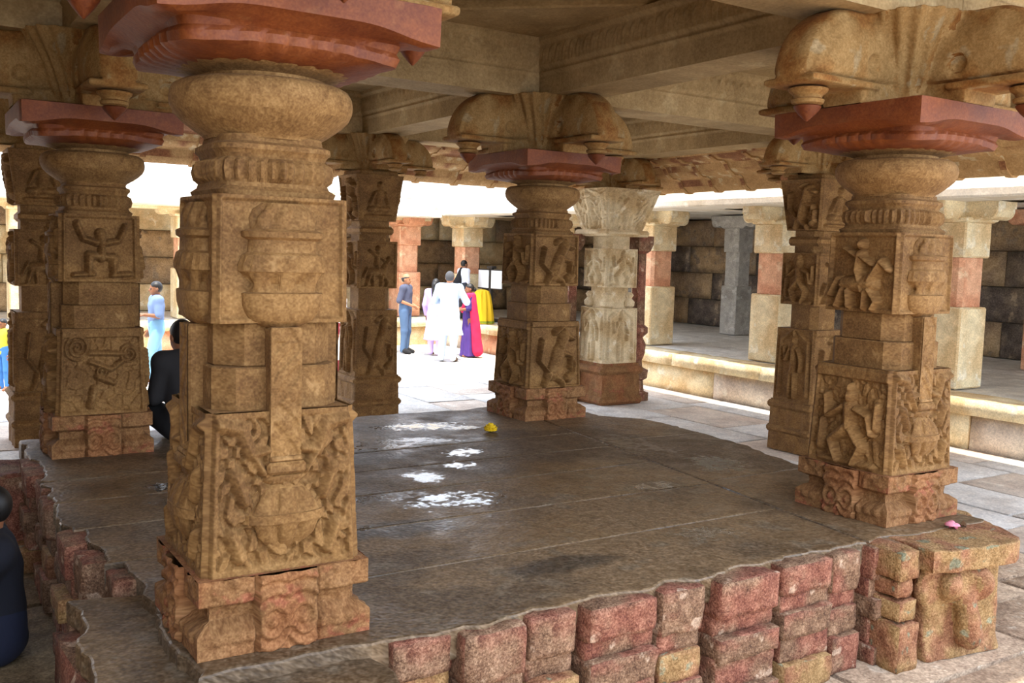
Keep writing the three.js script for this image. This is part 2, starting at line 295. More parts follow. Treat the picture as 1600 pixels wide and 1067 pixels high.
// ---------------------------------------------------------------- raised platform
{
  const pl = thing('stone_platform', 'raised square stone platform with eroded red moulded sides and wet top', 'platform');
  // wet dark granite top: one colour and gloss map over the whole top (x -0.8..4.8, z 0.9..-4.5)
  const X0 = -0.8, Z0 = 0.9, L = 5.6;
  const wetSpots = [[2.52, 3.60, 0.36, 0.16, 1], [2.86, 3.40, 0.16, 0.08, 0.9], [2.35, 2.52, 0.16, 0.12, 0.95], [2.15, 2.12, 0.14, 0.12, 0.95], [1.72, 1.9, 0.12, 0.16, 0.8], [1.62, 1.30, 0.30, 0.18, 1], [2.1, 3.0, 0.5, 0.2, 0.6], [1.25, 1.55, 0.35, 0.12, 0.55], [3.86, 1.36, 0.2, 0.24, 0.95], [3.0, 1.05, 0.2, 0.12, 0.6], [2.5, 0.06, 0.22, 0.14, 0.7], [0.15, 2.36, 0.09, 0.12, 0.9], [0.3, 2.0, 0.3, 0.2, 0.5], [3.8, 2.2, 0.25, 0.4, 0.5]];
  const darkSpots = [[1.47, 0.0, 0.28, 0.12], [1.5, 2.7, 0.6, 0.3], [1.0, 0.9, 0.5, 0.2]];
  const wet = (u, v) => {
    const x = X0 + u * L, z = v * L - 0.9; let w = 0;
    const wob = (tf(u, v, 24, 5) - 0.5) * 1.5 + (tn(u, v, 160, 9) - 0.5) * 0.9 + (tn(u, v, 330, 19) - 0.5) * 0.7;
    for (const [cx, cz, rx, rz, s] of wetSpots) { const d = Math.hypot((x - cx) / rx, (z - cz) / rz) + wob * 0.75; w = Math.max(w, s * sm(1.15, 0.6, d)); }
    return w * mix(1, sm(0.30, 0.5, tf(u, v, 90, 29)), 0.75);
  };
  const dk = (u, v) => { const x = X0 + u * L, z = v * L - 0.9; let w = 0; for (const [cx, cz, rx, rz] of darkSpots) w = Math.max(w, sm(1.2, 0.5, Math.hypot((x - cx) / rx, (z - cz) / rz) + (tf(u, v, 20, 7) - 0.5) * 1.2)); return w; };
  const topMap = tex(1536, true, (u, v) => {
    let c = lerp3([118, 96, 69], [91, 74, 54], sm(0.38, 0.62, tf(u, v, 9, 2)));
    c = lerp3(c, [114, 102, 84], 0.6 * sm(0.6, 0.75, tf(u, v, 40, 12)));
    c = lerp3(c, [56, 50, 43], 0.7 * Math.max(dk(u, v), wet(u, v)));
    const k = (tn(u, v, 700, 4) - 0.5) * 44 + (tn(u, v, 330, 8) - 0.5) * 34; return [c[0] + k, c[1] + k * 0.96, c[2] + k * 0.9];
  }, 1);
  const topRough = tex(1024, false, (u, v) => { const w = wet(u, v); const damp = sm(0.42, 0.58, tf(u, v, 7, 37)) * 0.16; return mix(mix(0.60, 0.45, dk(u, v)) - damp + (tf(u, v, 60, 3) - 0.5) * 0.3, 0.09, w); }, 1);
  const topBump = tex(1024, false, (u, v) => mix(tf(u, v, 60, 14) * 0.6 + tn(u, v, 400, 15) * 0.4, 0.42, 0.93 * wet(u, v)), 1);
  const topMat = new THREE.MeshStandardMaterial({ map: topMap, roughnessMap: topRough, roughness: 1, bumpMap: topBump, bumpScale: 0.006, metalness: 0 });
  // slab from outline points [x, Z]; edges flagged eroded wander
  function slab(name, pts, er, th = 0.13, top = PT, mat = topMat) {
    const out = []; const N = pts.length;
    for (let i = 0; i < N; i++) {
      const a = pts[i], b = pts[(i + 1) % N], L1 = Math.hypot(b[0] - a[0], b[1] - a[1]), n = Math.max(1, Math.round(L1 / 0.05)), nx = (b[1] - a[1]) / L1, nz = -(b[0] - a[0]) / L1;
      for (let k = 0; k < n; k++) { const t = k / n, x = mix(a[0], b[0], t), z = mix(a[1], b[1], t), am = (er[i] ? 0.05 : 0.006) * sm(0, 0.12, Math.min(t, 1 - t) * L1 + (er[i] ? 0.05 : 0)); const q = fb(x * 5, z * 5, 7) * am * 1.5 + fb(x * 17, z * 17, 3) * am * 0.3; out.push(new THREE.Vector2(x + nx * q, z + nz * q)); }
    }
    const g0 = new THREE.ExtrudeGeometry(new THREE.Shape(out), { depth: th - 0.02, bevelEnabled: true, bevelSize: 0.012, bevelThickness: 0.012, bevelOffset: -0.012, bevelSegments: 2, steps: 1 });
    g0.rotateX(-Math.PI / 2); // x, y = depth, z = -Z
    g0.translate(0, top - th + 0.008, 0);
    const g = boxUV(g0), uv = g.attributes.uv, p = g.attributes.position;
    if (mat === topMat) for (let i = 0; i < p.count; i++) { const ny = Math.abs(g.attributes.normal.getY(i)); const e = ny < 0.5 ? p.getY(i) : 0; uv.setXY(i, (p.getX(i) - X0 + e) / L, (-p.getZ(i) + 0.9 + e) / L); }
    return part(name, g, mat, pl);
  }
  // joints read off the photograph; x-direction joints slightly skewed
  const jx = (z) => 3.27 + z * 0.135; // the long joint running back
  const zj = [-0.46, 0.24, 0.98, 1.62, 2.22, 2.78, 4.26];
  const lx = [-0.36, -0.34, -0.42, -0.46, -0.48, -0.44];
  for (let i = 0; i < 6; i++) {
    const a = zj[i] + 0.004, b = zj[i + 1] - 0.004, s = [0.0, 0.03, -0.04, 0.03, 0.02, 0.04, 0][i], s2 = [0.0, 0.03, -0.04, 0.03, 0.02, 0.04, 0][i + 1];
    slab('top_slab', [[lx[i], a], [jx(a) - 0.008, a + s], [jx(b) - 0.008, b + s2], [lx[i], b]], [i === 0, 0, i === 5, 1]);
  }
  slab('top_slab', [[jx(-0.42) + 0.008, -0.46], [4.25, -0.48], [4.33, 0.5], [4.40, 1.0], [jx(1.0) + 0.008, 1.0]], [1, 1, 1, 0, 0]);
  slab('top_slab', [[jx(1.0) + 0.008, 1.01], [4.40, 1.01], [4.60, 1.9], [4.66, 2.4], [jx(2.4) + 0.008, 2.4]], [0, 1, 1, 0, 0]);
  slab('top_slab', [[jx(2.4) + 0.008, 2.41], [4.66, 2.41], [4.66, 3.1], [4.36, 3.45], [4.36, 4.26], [jx(4.26) + 0.008, 4.26]], [0, 1, 1, 1, 1, 0]);
  // corner slabs carrying the pillars (project over the elephants)
  slab('corner_slab', [[3.40, -0.74], [4.06, -0.80], [4.36, -0.30], [4.30, -0.02], [3.42, -0.42]], [1, 1, 1, 0, 0], 0.12, 0.652, M.plinthTan);
  part('core', xf(ubox(4.55, 0.53, 4.5, 0.02), 1.93, 0, -1.88), M.plinthRed, pl);
  // moulded sides: courses of weathered blocks, [y0, y1, outward]
  const sets = [[[0.0, 0.10, 0.09], [0.10, 0.25, 0.045], [0.25, 0.36, 0.08], [0.36, 0.46, 0.025], [0.46, 0.636, 0.06]], [[0.0, 0.14, 0.085], [0.14, 0.27, 0.05], [0.27, 0.40, 0.075], [0.40, 0.49, 0.03], [0.49, 0.636, 0.055]], [[0.0, 0.20, 0.08], [0.20, 0.34, 0.06], [0.34, 0.43, 0.03], [0.43, 0.636, 0.06]]];
  const cache = [];
  function side(x0, z0, dx, dz, nx, nz, segs) { // along (dx, dz), outward (nx, nz); z is scene z
    let t = 0, k = 0;
    for (const [len, off] of segs) {
      const cs = (k * 5 + 1) % 3, courses = sets[cs]; if (off !== null) courses.forEach(([y0, y1, o], c) => {
        const d = 0.26, key = len.toFixed(2) + '_' + cs + '_' + c, list = cache[key] ??= [rough(len, y1 - y0 + 0.008, d, 0.009, 0.028, c + len * 3), rough(len, y1 - y0 + 0.008, d, 0.012, 0.028, c * 2 + len * 5 + 9)];
        const b = part('moulding_block', list[(k + c) % 2], (k * 3 + c) % 11 === 3 ? M.plinthTan : M.plinthRed, pl);
        const e = o + off - d / 2 + (h3(k, c, 5) - 0.5) * 0.02;
        b.position.set(x0 + dx * (t + len / 2) + nx * e, y0, z0 + dz * (t + len / 2) + nz * e); b.rotation.y = Math.atan2(nx, nz);
      });
      t += len; k++;
    }
  }
  const S = [[0.26, 0.03], [0.03, -0.05], [0.30, 0.06], [0.03, -0.04], [0.24, 0.04], [0.05, -0.07], [0.38, 0.07], [0.04, -0.04], [0.26, 0.05], [0.08, -0.08], [0.40, 0.07], [0.05, -0.05], [0.36, 0.06], [0.03, -0.04], [0.22, 0.03], [0.09, -0.08], [0.33, 0.05]];
  side(0.36, 0.42, 1, 0, 0, 1, S);                               // front
  side(-0.36, -0.72, 0, -1, -1, 0, [[0.22, 0.02], [0.12, -0.10], [0.26, 0.08], [0.07, -0.08], [0.30, 0.12], [0.12, -0.10], [0.34, 0.06], [0.10, -0.06], [0.28, 0.10], [0.08, -0.08], [0.36, 0.06], [0.10, -0.06], [0.30, 0.12], [0.30, 0.10]]); // left
  side(4.30, 0.15, 0, -1, 1, 0, S.map(([l, o]) => [l * 1.2, o])); // right
  // ledge beside the near pillar and its corner blocks
  part('corner_block', xf(rough(0.56, 0.50, 1.50, 0.02, 0.07, 4), -0.40, 0, 0.10), M.plinthRed, pl);
  slab('corner_slab', [[-0.66, -0.84], [0.30, -0.86], [0.30, -0.36], [-0.30, -0.34], [-0.30, 0.66], [-0.62, 0.72]], [1, 1, 0, 0, 1, 1], 0.10, 0.60);
  part('corner_block', xf(rough(0.70, 0.46, 0.44, 0.02, 0.07, 6), 0.0, 0, 0.55), M.plinthRed, pl);
  part('corner_block', xf(rough(0.9, 0.55, 0.9, 0.02, 0.08, 8), 3.84, 0, -3.85), M.plinthRed, pl);
  part('corner_block', xf(rough(0.62, 0.56, 0.60, 0.02, 0.07, 9), -0.36, 0, -3.78), M.plinthRed, pl);
  // pilaster bundle left of the elephant
  for (const [y0, h, w, d] of [[0.0, 0.26, 0.17, 0.34], [0.27, 0.11, 0.13, 0.30], [0.39, 0.10, 0.12, 0.25], [0.50, 0.15, 0.16, 0.30]]) part('pilaster_block', xf(rough(w, h, d, 0.014, 0.035, y0 * 9), 3.29, y0, 0.52), M.plinthTan, pl);
  // elephant carved on the corner below the right-hand pillar: body block, head, ear, trunk
  const el = (x, y, z) => {
    const qx = Math.abs(x) - 0.26, qy = Math.abs(y - 0.26) - 0.27, qz = Math.abs(z + 0.12) - 0.22 - 0.03 * sm(0.12, 0.0, y);
    let d = Math.hypot(Math.max(qx, 0), Math.max(qy, 0), Math.max(qz, 0)) + Math.min(Math.max(qx, qy, qz), 0) - 0.03;
    x += 0.11; // head set left of the middle
    d = smin(d, ell(x, y, z, [0.08, 0.41, 0.10], [0.17, 0.14, 0.12]), 0.04);        // head
    d = smin(d, ell(x, y, z, [-0.05, 0.43, 0.16], [0.07, 0.08, 0.07]), 0.02);      // brows
    d = smin(d, ell(x, y, z, [0.15, 0.43, 0.18], [0.085, 0.095, 0.085]), 0.02);
    d = smin(d, cap(x, y, z, [0.05, 0.36, 0.17], [0.07, 0.24, 0.19], 0.065, 0.062), 0.02); // trunk
    d = smin(d, cap(x, y, z, [0.07, 0.24, 0.19], [0.10, 0.13, 0.18], 0.064, 0.075), 0.02);
    d = smin(d, ell(x, y, z, [-0.15, 0.40, 0.09], [0.07, 0.13, 0.05]), 0.02);       // ear
    return d + fb(x * 14, y * 14, z * 14) * 0.012;
  };
  part('elephant_carving', xf(boxUV(nets(el, [-0.36, -0.005, -0.45], [0.36, 0.58, 0.36], 0.016)), 3.78, 0, 0.56, -0.12), M.plinthTan, pl, 'worn yellowish elephant head carved on the corner');
}

// ---------------------------------------------------------------- carved reliefs: height in metres over a face, a across, b up, W x H face
const capsH = (list, depth) => (a, b, W, H) => {
  const x = a / (W / 2), y = b / H; let h = 0; const k = H / (W / 2);
  for (const [x0, y0, r0, x1, y1, r1, dd] of list) {
    const dx = x1 - x0, dy = (y1 - y0) * k, px = x - x0, py = (y - y0) * k, t = clamp((px * dx + py * dy) / (dx * dx + dy * dy + 1e-9), 0, 1);
    const d = Math.hypot(px - dx * t, py - dy * t) / mix(r0, r1, t); if (d < 1) h = Math.max(h, Math.pow(1 - d * d * d, 0.42) * (0.55 + 0.45 * (1 - d)) * (dd ?? 1) * 1.55);
  }
  return h * depth;
};
const scroll = (cx, cy, R, turns, dir, depth) => (a, b) => { const x = a - cx, y = b - cy, r = Math.hypot(x, y); if (r > R) return 0; const ph = r / R * turns - dir * Math.atan2(y, x) / (2 * Math.PI); return depth * Math.pow(0.5 + 0.5 * Math.cos(ph * 2 * Math.PI), 0.7) * sm(R, R * 0.85, r); };
const frame = (t, d) => (a, b, W, H) => d * Math.max(sm(t, t * 0.6, W / 2 - Math.abs(a)), sm(t, t * 0.6, b), sm(t, t * 0.6, H - b));
const band = (f0, f1, d) => (a, b, W, H) => d * sm(f0 - 0.012, f0 + 0.004, b / H) * sm(f1 + 0.012, f1 - 0.004, b / H);
const maxH = (...fs) => (a, b, W, H) => { let m = 0; for (const f of fs) m = Math.max(m, f(a, b, W, H)); return m + fb(a * 28 + 3, b * 28, W * 10) * 0.0035; };
const leafy = (depth, f = 20, sd = 0) => (a, b, W, H) => depth * sm(-0.12, 0.12, Math.sin(a * f * 3.4 + 3.2 * vn(a * f * 0.55, b * f * 0.55, sd)) * Math.sin(b * f * 2.1 + 3.2 * vn(b * f * 0.55, a * f * 0.55, sd + 5)));
const MO = {
  dancer: capsH([[0.02, 0.80, 0.15, 0.02, 0.83, 0.14, 1.1], [0.02, 0.90, 0.10, 0.02, 0.95, 0.05], [0, 0.70, 0.20, 0.04, 0.46, 0.17], [-0.18, 0.68, 0.09, -0.55, 0.56, 0.08], [-0.55, 0.56, 0.08, -0.62, 0.80, 0.07], [0.2, 0.68, 0.09, 0.55, 0.62, 0.08], [0.55, 0.62, 0.08, 0.66, 0.42, 0.07], [-0.05, 0.44, 0.15, -0.42, 0.28, 0.12], [-0.42, 0.28, 0.12, -0.2, 0.06, 0.09], [0.1, 0.44, 0.15, 0.40, 0.26, 0.12], [0.40, 0.26, 0.12, 0.22, 0.05, 0.09], [-0.7, 0.05, 0.09, 0.7, 0.05, 0.09, 0.6], [-0.72, 0.5, 0.08, -0.72, 0.2, 0.14, 0.7], [0.74, 0.75, 0.08, 0.72, 0.5, 0.12, 0.7]], 0.042),
  rider: capsH([[-0.45, 0.34, 0.19, 0.30, 0.36, 0.22], [0.30, 0.40, 0.17, 0.58, 0.62, 0.11], [0.58, 0.64, 0.11, 0.80, 0.54, 0.08], [-0.45, 0.28, 0.11, -0.62, 0.06, 0.07], [-0.3, 0.26, 0.10, -0.25, 0.06, 0.07], [0.30, 0.28, 0.11, 0.52, 0.14, 0.07], [0.52, 0.14, 0.07, 0.42, 0.04, 0.06], [0.2, 0.26, 0.10, 0.18, 0.05, 0.07], [-0.06, 0.52, 0.15, -0.02, 0.72, 0.13], [0.0, 0.84, 0.12, 0.0, 0.86, 0.12, 1.1], [0.02, 0.70, 0.07, 0.34, 0.60, 0.06], [-0.1, 0.70, 0.07, -0.45, 0.80, 0.06], [-0.05, 0.5, 0.10, 0.12, 0.26, 0.08], [-0.6, 0.42, 0.06, -0.82, 0.2, 0.06]], 0.042),
  beast: capsH([[-0.10, 0.20, 0.22, 0.18, 0.55, 0.25], [0.22, 0.62, 0.18, 0.38, 0.80, 0.22, 1.2], [0.42, 0.80, 0.13, 0.70, 0.74, 0.10, 1.1], [0.2, 0.9, 0.08, 0.0, 0.84, 0.12], [0.2, 0.54, 0.12, 0.62, 0.48, 0.08], [0.62, 0.48, 0.08, 0.58, 0.30, 0.07], [-0.08, 0.20, 0.16, 0.25, 0.10, 0.11], [0.25, 0.10, 0.1, 0.30, 0.02, 0.1], [-0.25, 0.20, 0.16, -0.42, 0.04, 0.10], [-0.3, 0.25, 0.06, -0.66, 0.42, 0.06], [-0.66, 0.42, 0.06, -0.55, 0.72, 0.09], [0.55, 0.14, 0.17, 0.72, 0.20, 0.13], [0.7, 0.24, 0.1, 0.72, 0.38, 0.08]], 0.045),
  spider: capsH([[0.0, 0.72, 0.15, 0.04, 0.58, 0.13, 1.1], [0.04, 0.50, 0.10, 0.02, 0.36, 0.13], [-0.10, 0.58, 0.10, -0.45, 0.64, 0.09], [-0.45, 0.64, 0.09, -0.62, 0.86, 0.10], [0.15, 0.58, 0.10, 0.50, 0.62, 0.09], [0.50, 0.62, 0.09, 0.66, 0.84, 0.08], [-0.05, 0.38, 0.1, -0.30, 0.40, 0.12], [-0.3, 0.40, 0.12, -0.32, 0.12, 0.09], [0.1, 0.38, 0.1, 0.36, 0.36, 0.14], [0.36, 0.36, 0.14, 0.34, 0.10, 0.09], [-0.7, 0.10, 0.07, -0.2, 0.12, 0.09], [0.3, 0.10, 0.08, 0.78, 0.12, 0.09]], 0.040),
  goddess: capsH([[0, 0.83, 0.13, 0, 0.86, 0.12, 1.1], [0, 0.92, 0.09, 0, 0.97, 0.05], [0, 0.73, 0.19, 0, 0.52, 0.15], [0, 0.48, 0.2, 0, 0.40, 0.2], [-0.1, 0.40, 0.14, -0.13, 0.06, 0.09], [0.1, 0.40, 0.14, 0.13, 0.06, 0.09], [-0.2, 0.73, 0.08, -0.42, 0.56, 0.07], [-0.42, 0.56, 0.07, -0.5, 0.74, 0.07], [0.2, 0.73, 0.08, 0.42, 0.58, 0.07], [0.42, 0.58, 0.07, 0.38, 0.42, 0.07], [-0.75, 0.1, 0.1, -0.72, 0.8, 0.09, 0.6], [0.75, 0.1, 0.1, 0.72, 0.8, 0.09, 0.6], [-0.7, 0.84, 0.1, 0, 1.0, 0.08, 0.6], [0.7, 0.84, 0.1, 0, 1.0, 0.08, 0.6]], 0.036),
  makara: capsH([[-0.92, 0.93, 0.10, -0.62, 0.90, 0.13], [-0.62, 0.90, 0.13, -0.48, 0.74, 0.10], [-0.48, 0.74, 0.10, -0.25, 0.76, 0.07], [0.92, 0.93, 0.10, 0.62, 0.90, 0.13], [0.62, 0.90, 0.13, 0.48, 0.74, 0.10], [0.48, 0.74, 0.10, 0.25, 0.76, 0.07], [-0.55, 0.80, 0.06, -0.3, 0.62, 0.06], [0.55, 0.80, 0.06, 0.3, 0.62, 0.06], [-0.7, 0.62, 0.11, -0.55, 0.45, 0.09], [0.7, 0.62, 0.11, 0.55, 0.45, 0.09], [-0.72, 0.25, 0.1, -0.6, 0.1, 0.1], [0.72, 0.25, 0.1, 0.6, 0.1, 0.1]], 0.032),
};
const F = {
  lowKumbha: maxH(MO.makara, leafy(0.022, 24, 1), frame(0.035, 0.022)),
  upKumbha: maxH(frame(0.022, 0.014)),
  upDancer: maxH(frame(0.03, 0.022), MO.dancer),
  upRider: maxH(frame(0.03, 0.022), MO.rider),
  upBeast: maxH(frame(0.03, 0.022), MO.beast),
  upSpider: maxH(frame(0.03, 0.018), MO.spider),
  lowDancer: maxH(frame(0.03, 0.02), (a, b, W, H) => MO.dancer(a * 1.05, b, W, H * 0.86), leafy(0.010, 22, 8), band(0.88, 0.98, 0.03)),
  lowBeast: maxH(frame(0.02, 0.02), MO.beast, band(0.92, 1, 0.025)),
  lowRosette: maxH(frame(0.03, 0.02), leafy(0.010, 20, 3), band(0.9, 0.98, 0.025), scroll(-0.17, 0.47, 0.10, 3, 1, 0.03), scroll(0.19, 0.42, 0.075, 3, -1, 0.03), scroll(0.0, 0.30, 0.05, 2, 1, 0.035), capsH([[-0.3, 0.72, 0.08, 0.55, 0.70, 0.07], [-0.3, 0.62, 0.07, 0.2, 0.52, 0.08], [0.2, 0.52, 0.08, 0.5, 0.62, 0.07], [-0.1, 0.44, 0.10, 0.28, 0.36, 0.08], [-0.2, 0.3, 0.1, -0.3, 0.1, 0.09]], 0.03)),
  goddess: maxH(frame(0.025, 0.018), MO.goddess),
  plainV: maxH((a, b, W, H) => 0.010 * sm(0.4, 0.6, vn(a * 18, b * 4, 3) * 0.5 + 0.5)),
  seat: maxH(frame(0.02, 0.014), capsH([[0, 0.76, 0.14, 0, 0.80, 0.13, 1.1], [0, 0.60, 0.22, 0, 0.40, 0.22], [-0.5, 0.26, 0.14, 0.5, 0.26, 0.14], [-0.25, 0.6, 0.09, -0.48, 0.38, 0.09], [0.25, 0.6, 0.09, 0.48, 0.38, 0.09], [-0.7, 0.1, 0.08, 0.7, 0.1, 0.08]], 0.035)),
  lotusPanel: maxH((a, b, W, H) => { const x = Math.abs(a), y = b; return Math.abs(a) < 0.115 ? 0.045 + 0.014 * sm(0.2, 0.8, 0.5 + 0.5 * Math.cos(Math.hypot(x - 0.06, (y - 0.10) * 0.8) * 150 - Math.atan2(y - 0.08, x) * 2)) : 0; }),
};

// ---------------------------------------------------------------- parts of the platform pillars
// moulded base, 0.29 high: slab, recess, slab, with a projecting lotus panel mid-face
const baseProfile = (a, b) => { // inset (negative) by height
  const t = b / 0.29; return (t < 0.30 ? 0 : t < 0.42 ? -0.035 * sm(0.30, 0.42, t) : t < 0.60 ? -0.055 : t < 0.68 ? mix(-0.055, -0.006, sm(0.60, 0.68, t)) : -0.006);
};
function baseGeo(motif) {
  const W = 0.668, H = 0.29, faces = [];
  for (let f = 0; f < 4; f++) {
    const g = relief(W, H, 84, 44, (a, b) => {
      const pan = sm(0.125, 0.115, Math.abs(a)), orn = 0.012 * sm(0.15, 0.6, vn(a * 30, b * 30, f + 2)) * sm(0.3, 0.33, b / H);
      const body = baseProfile(a, b) + orn * 0.7;
      const petal = 0.012 * Math.pow(Math.abs(Math.cos(a * 48)), 0.6) * sm(0.36, 0.30, b / H) * sm(0.14, 0.2, b / H);
      return mix(body + petal, motif(a, b, W, H) - 0.035, pan) + fb(a * 14, b * 14, f * 3 + 1) * 0.006;
    });
    // pull the corners in with the profile so that the four faces meet
    const p = g.attributes.position; for (let i = 0; i < p.count; i++) { const a = p.getX(i), e = sm(W / 2 - 0.07, W / 2, Math.abs(a)); const z = p.getZ(i), pr = baseProfile(a, p.getY(i)) + fb(p.getY(i) * 14, 4, 1) * 0.004; p.setZ(i, mix(z, pr, e)); p.setX(i, a * (1 + 2 * pr * e / W)); }
    g.computeVertexNormals(); g.translate(0, 0, W / 2); g.rotateY([0, -Math.PI / 2, Math.PI, Math.PI / 2][f]);
    const uv = g.attributes.uv; for (let i = 0; i < uv.count; i++) uv.setX(i, uv.getX(i) + f * 0.61); faces.push(g);
  }
  const t = new THREE.PlaneGeometry(W - 0.012, W - 0.012); t.rotateX(-Math.PI / 2); t.translate(0, H, 0);
  const u = new THREE.PlaneGeometry(W, W); u.rotateX(Math.PI / 2); return join([...faces, t, u]);
}
// octagon with wide flats
const octagon = (fl, ch, y0, y1, c = 0.006) => {
  const s = new THREE.Shape(); const a = fl, b = fl - ch; [[a, b], [b, a], [-b, a], [-a, b], [-a, -b], [-b, -a], [b, -a], [a, -b]].forEach(([x, z], i) => i ? s.lineTo(x, z) : s.moveTo(x, z));
  const g = new THREE.ExtrudeGeometry(s, { depth: y1 - y0 - 2 * c, bevelEnabled: true, bevelSize: c, bevelThickness: c, bevelOffset: -c, bevelSegments: 1 }); g.rotateX(-Math.PI / 2); g.translate(0, y0 + c, 0); return boxUV(g);
};
const neckGeo = stack([[1.68, 0.225, 9], [1.70, 0.232, 9], [1.715, 0.215, 7], [1.73, 0.212, 6], [1.745, 0.225, 5], [1.775, 0.232, 5], [1.805, 0.225, 5], [1.82, 0.208, 5], [1.835, 0.212, 5], [1.85, 0.226, 5], [1.868, 0.224, 5], [1.88, 0.205, 4], [1.905, 0.20, 4]], 192,
  (t, y, j, r) => { const g = y > 1.74 && y < 1.81 ? 0.009 * Math.cos(t * 40) : 0; const ros = y > 1.735 && y < 1.815 ? 0.022 * Math.exp(-Math.pow(Math.sin(t * 2) / 0.22, 2)) : 0; return [r + g + ros, y]; });
const discGeo = stack([[1.895, 0.212, 2.3], [1.908, 0.220, 2.2], [1.93, 0.255, 2.1], [1.96, 0.298, 2], [1.99, 0.327, 2], [2.02, 0.342, 2], [2.045, 0.346, 2], [2.07, 0.342, 2], [2.092, 0.33, 2], [2.106, 0.306, 2], [2.108, 0.25, 2]], 96, (t, y, j, r) => [r * (1 + 0.006 * vn(Math.cos(t) * 3, Math.sin(t) * 3, y * 20)), y]);
const lotusRing = stack([[2.10, 0.24, 2], [2.13, 0.235, 2], [2.14, 0.255, 2], [2.155, 0.30, 2.6], [2.165, 0.31, 2.8]], 96, (t, y, j, r) => [r + (j > 1 ? 0.01 * Math.abs(Math.cos(t * 12)) : 0), y]);
const cornerK = (t) => Math.pow(Math.abs(Math.sin(2 * t)), 6);
const abacusGeo = stack([[2.150, 0.28, 2.4], [2.160, 0.33, 3], [2.172, 0.375, 5], [2.195, 0.405, 9], [2.225, 0.414, 12], [2.245, 0.408, 12], [2.252, 0.415, 12], [2.262, 0.445, 14], [2.282, 0.485, 20], [2.292, 0.512, 40], [2.385, 0.515, 40], [2.39, 0.50, 40]], 128,
  (t, y, j, r) => { const k = cornerK(t); const sc = j >= 1 && j <= 4 ? 0.016 * Math.abs(Math.cos(t * 16)) * (1 - k * 0.6) : 0; return [r + sc - (j === 4 || j === 5 ? 0.004 : 0), y - (j >= 8 && j <= 9 ? 0.045 * Math.pow(k, 1.5) : 0) - (j >= 3 && j <= 5 ? 0.02 * k : 0) + (j >= 10 ? 0 : 0)]; });
// cross-shaped bracket capital: fluted flaring centre and four bulbous arms, y 0..0.5
function bracketSDF(x, y, z) {
  const r = Math.hypot(x, z), th = Math.atan2(z, x), t = clamp(y / 0.5, 0, 1);
  const k = Math.pow(Math.pow(Math.abs(x), 4) + Math.pow(Math.abs(z), 4), 0.25);
  let d = k - (0.25 + 0.22 * Math.pow(t, 1.5)) - 0.014 * Math.cos(th * 32) * sm(0.1, 0.3, t);
  d *= 0.85;
  let ax = Math.abs(x), az = Math.abs(z); const s = Math.max(ax, az), w = Math.min(ax, az);
  // arm: quarter-round bulge in (s, y), half width 0.20 rounded
  const hw = 0.172 + 0.012 * t;
  const bs = Math.hypot(Math.max(s - 0.60, 0) / 0.38, Math.max(y - 0.10, 0) / 0.41);
  let e = (bs - 1) * 0.38; e = Math.max(e, 0.115 - y); const ww = w - hw + 0.06 * sm(0.5, 1.0, bs);
  let arm = smax(e, ww, 0.07);
  arm += 0.0035 * Math.sin(bs * 46) * sm(0.5, 0.8, bs);
  const lx = Math.max(s - 0.93, 0), qb = Math.max(Math.abs(y - 0.095) - 0.022, s - 0.965, w - 0.178); // ledge below the bulge
  arm = Math.min(arm, smax(qb, 0.40 - s, 0.02));
  arm = Math.min(arm, smax(Math.max(s - 0.52, Math.abs(y - 0.06) - 0.06), w - 0.15, 0.03));
  d = smin(d, arm, 0.04);
  // dark eye holes where the arm leaves the centre
  d = Math.max(d, -(Math.hypot((s - 0.47) / 1.0, (y - 0.21) / 1.0, (w - 0.215) / 1.2) - 0.068));
  d = Math.max(d, -y, y - 0.5);
  return d;
}
const smax = (a, b, k) => -smin(-a, -b, k);
let bracketGeo; { const g = nets(bracketSDF, [-1.03, -0.012, -1.03], [1.03, 0.512, 1.03], 0.0165); bracketGeo = boxUV(g); }
const budRing = stack([[0.0, 0.06, 2], [0.012, 0.085, 2], [0.03, 0.09, 2], [0.04, 0.075, 2], [0.055, 0.08, 2], [0.075, 0.105, 2], [0.09, 0.108, 2], [0.10, 0.08, 2]], 32);
const budGeo = stack([[-0.085, 0.004, 2], [-0.07, 0.022, 2], [-0.045, 0.048, 2], [-0.02, 0.068, 2], [-0.005, 0.075, 2], [0.006, 0.06, 2]], 24);
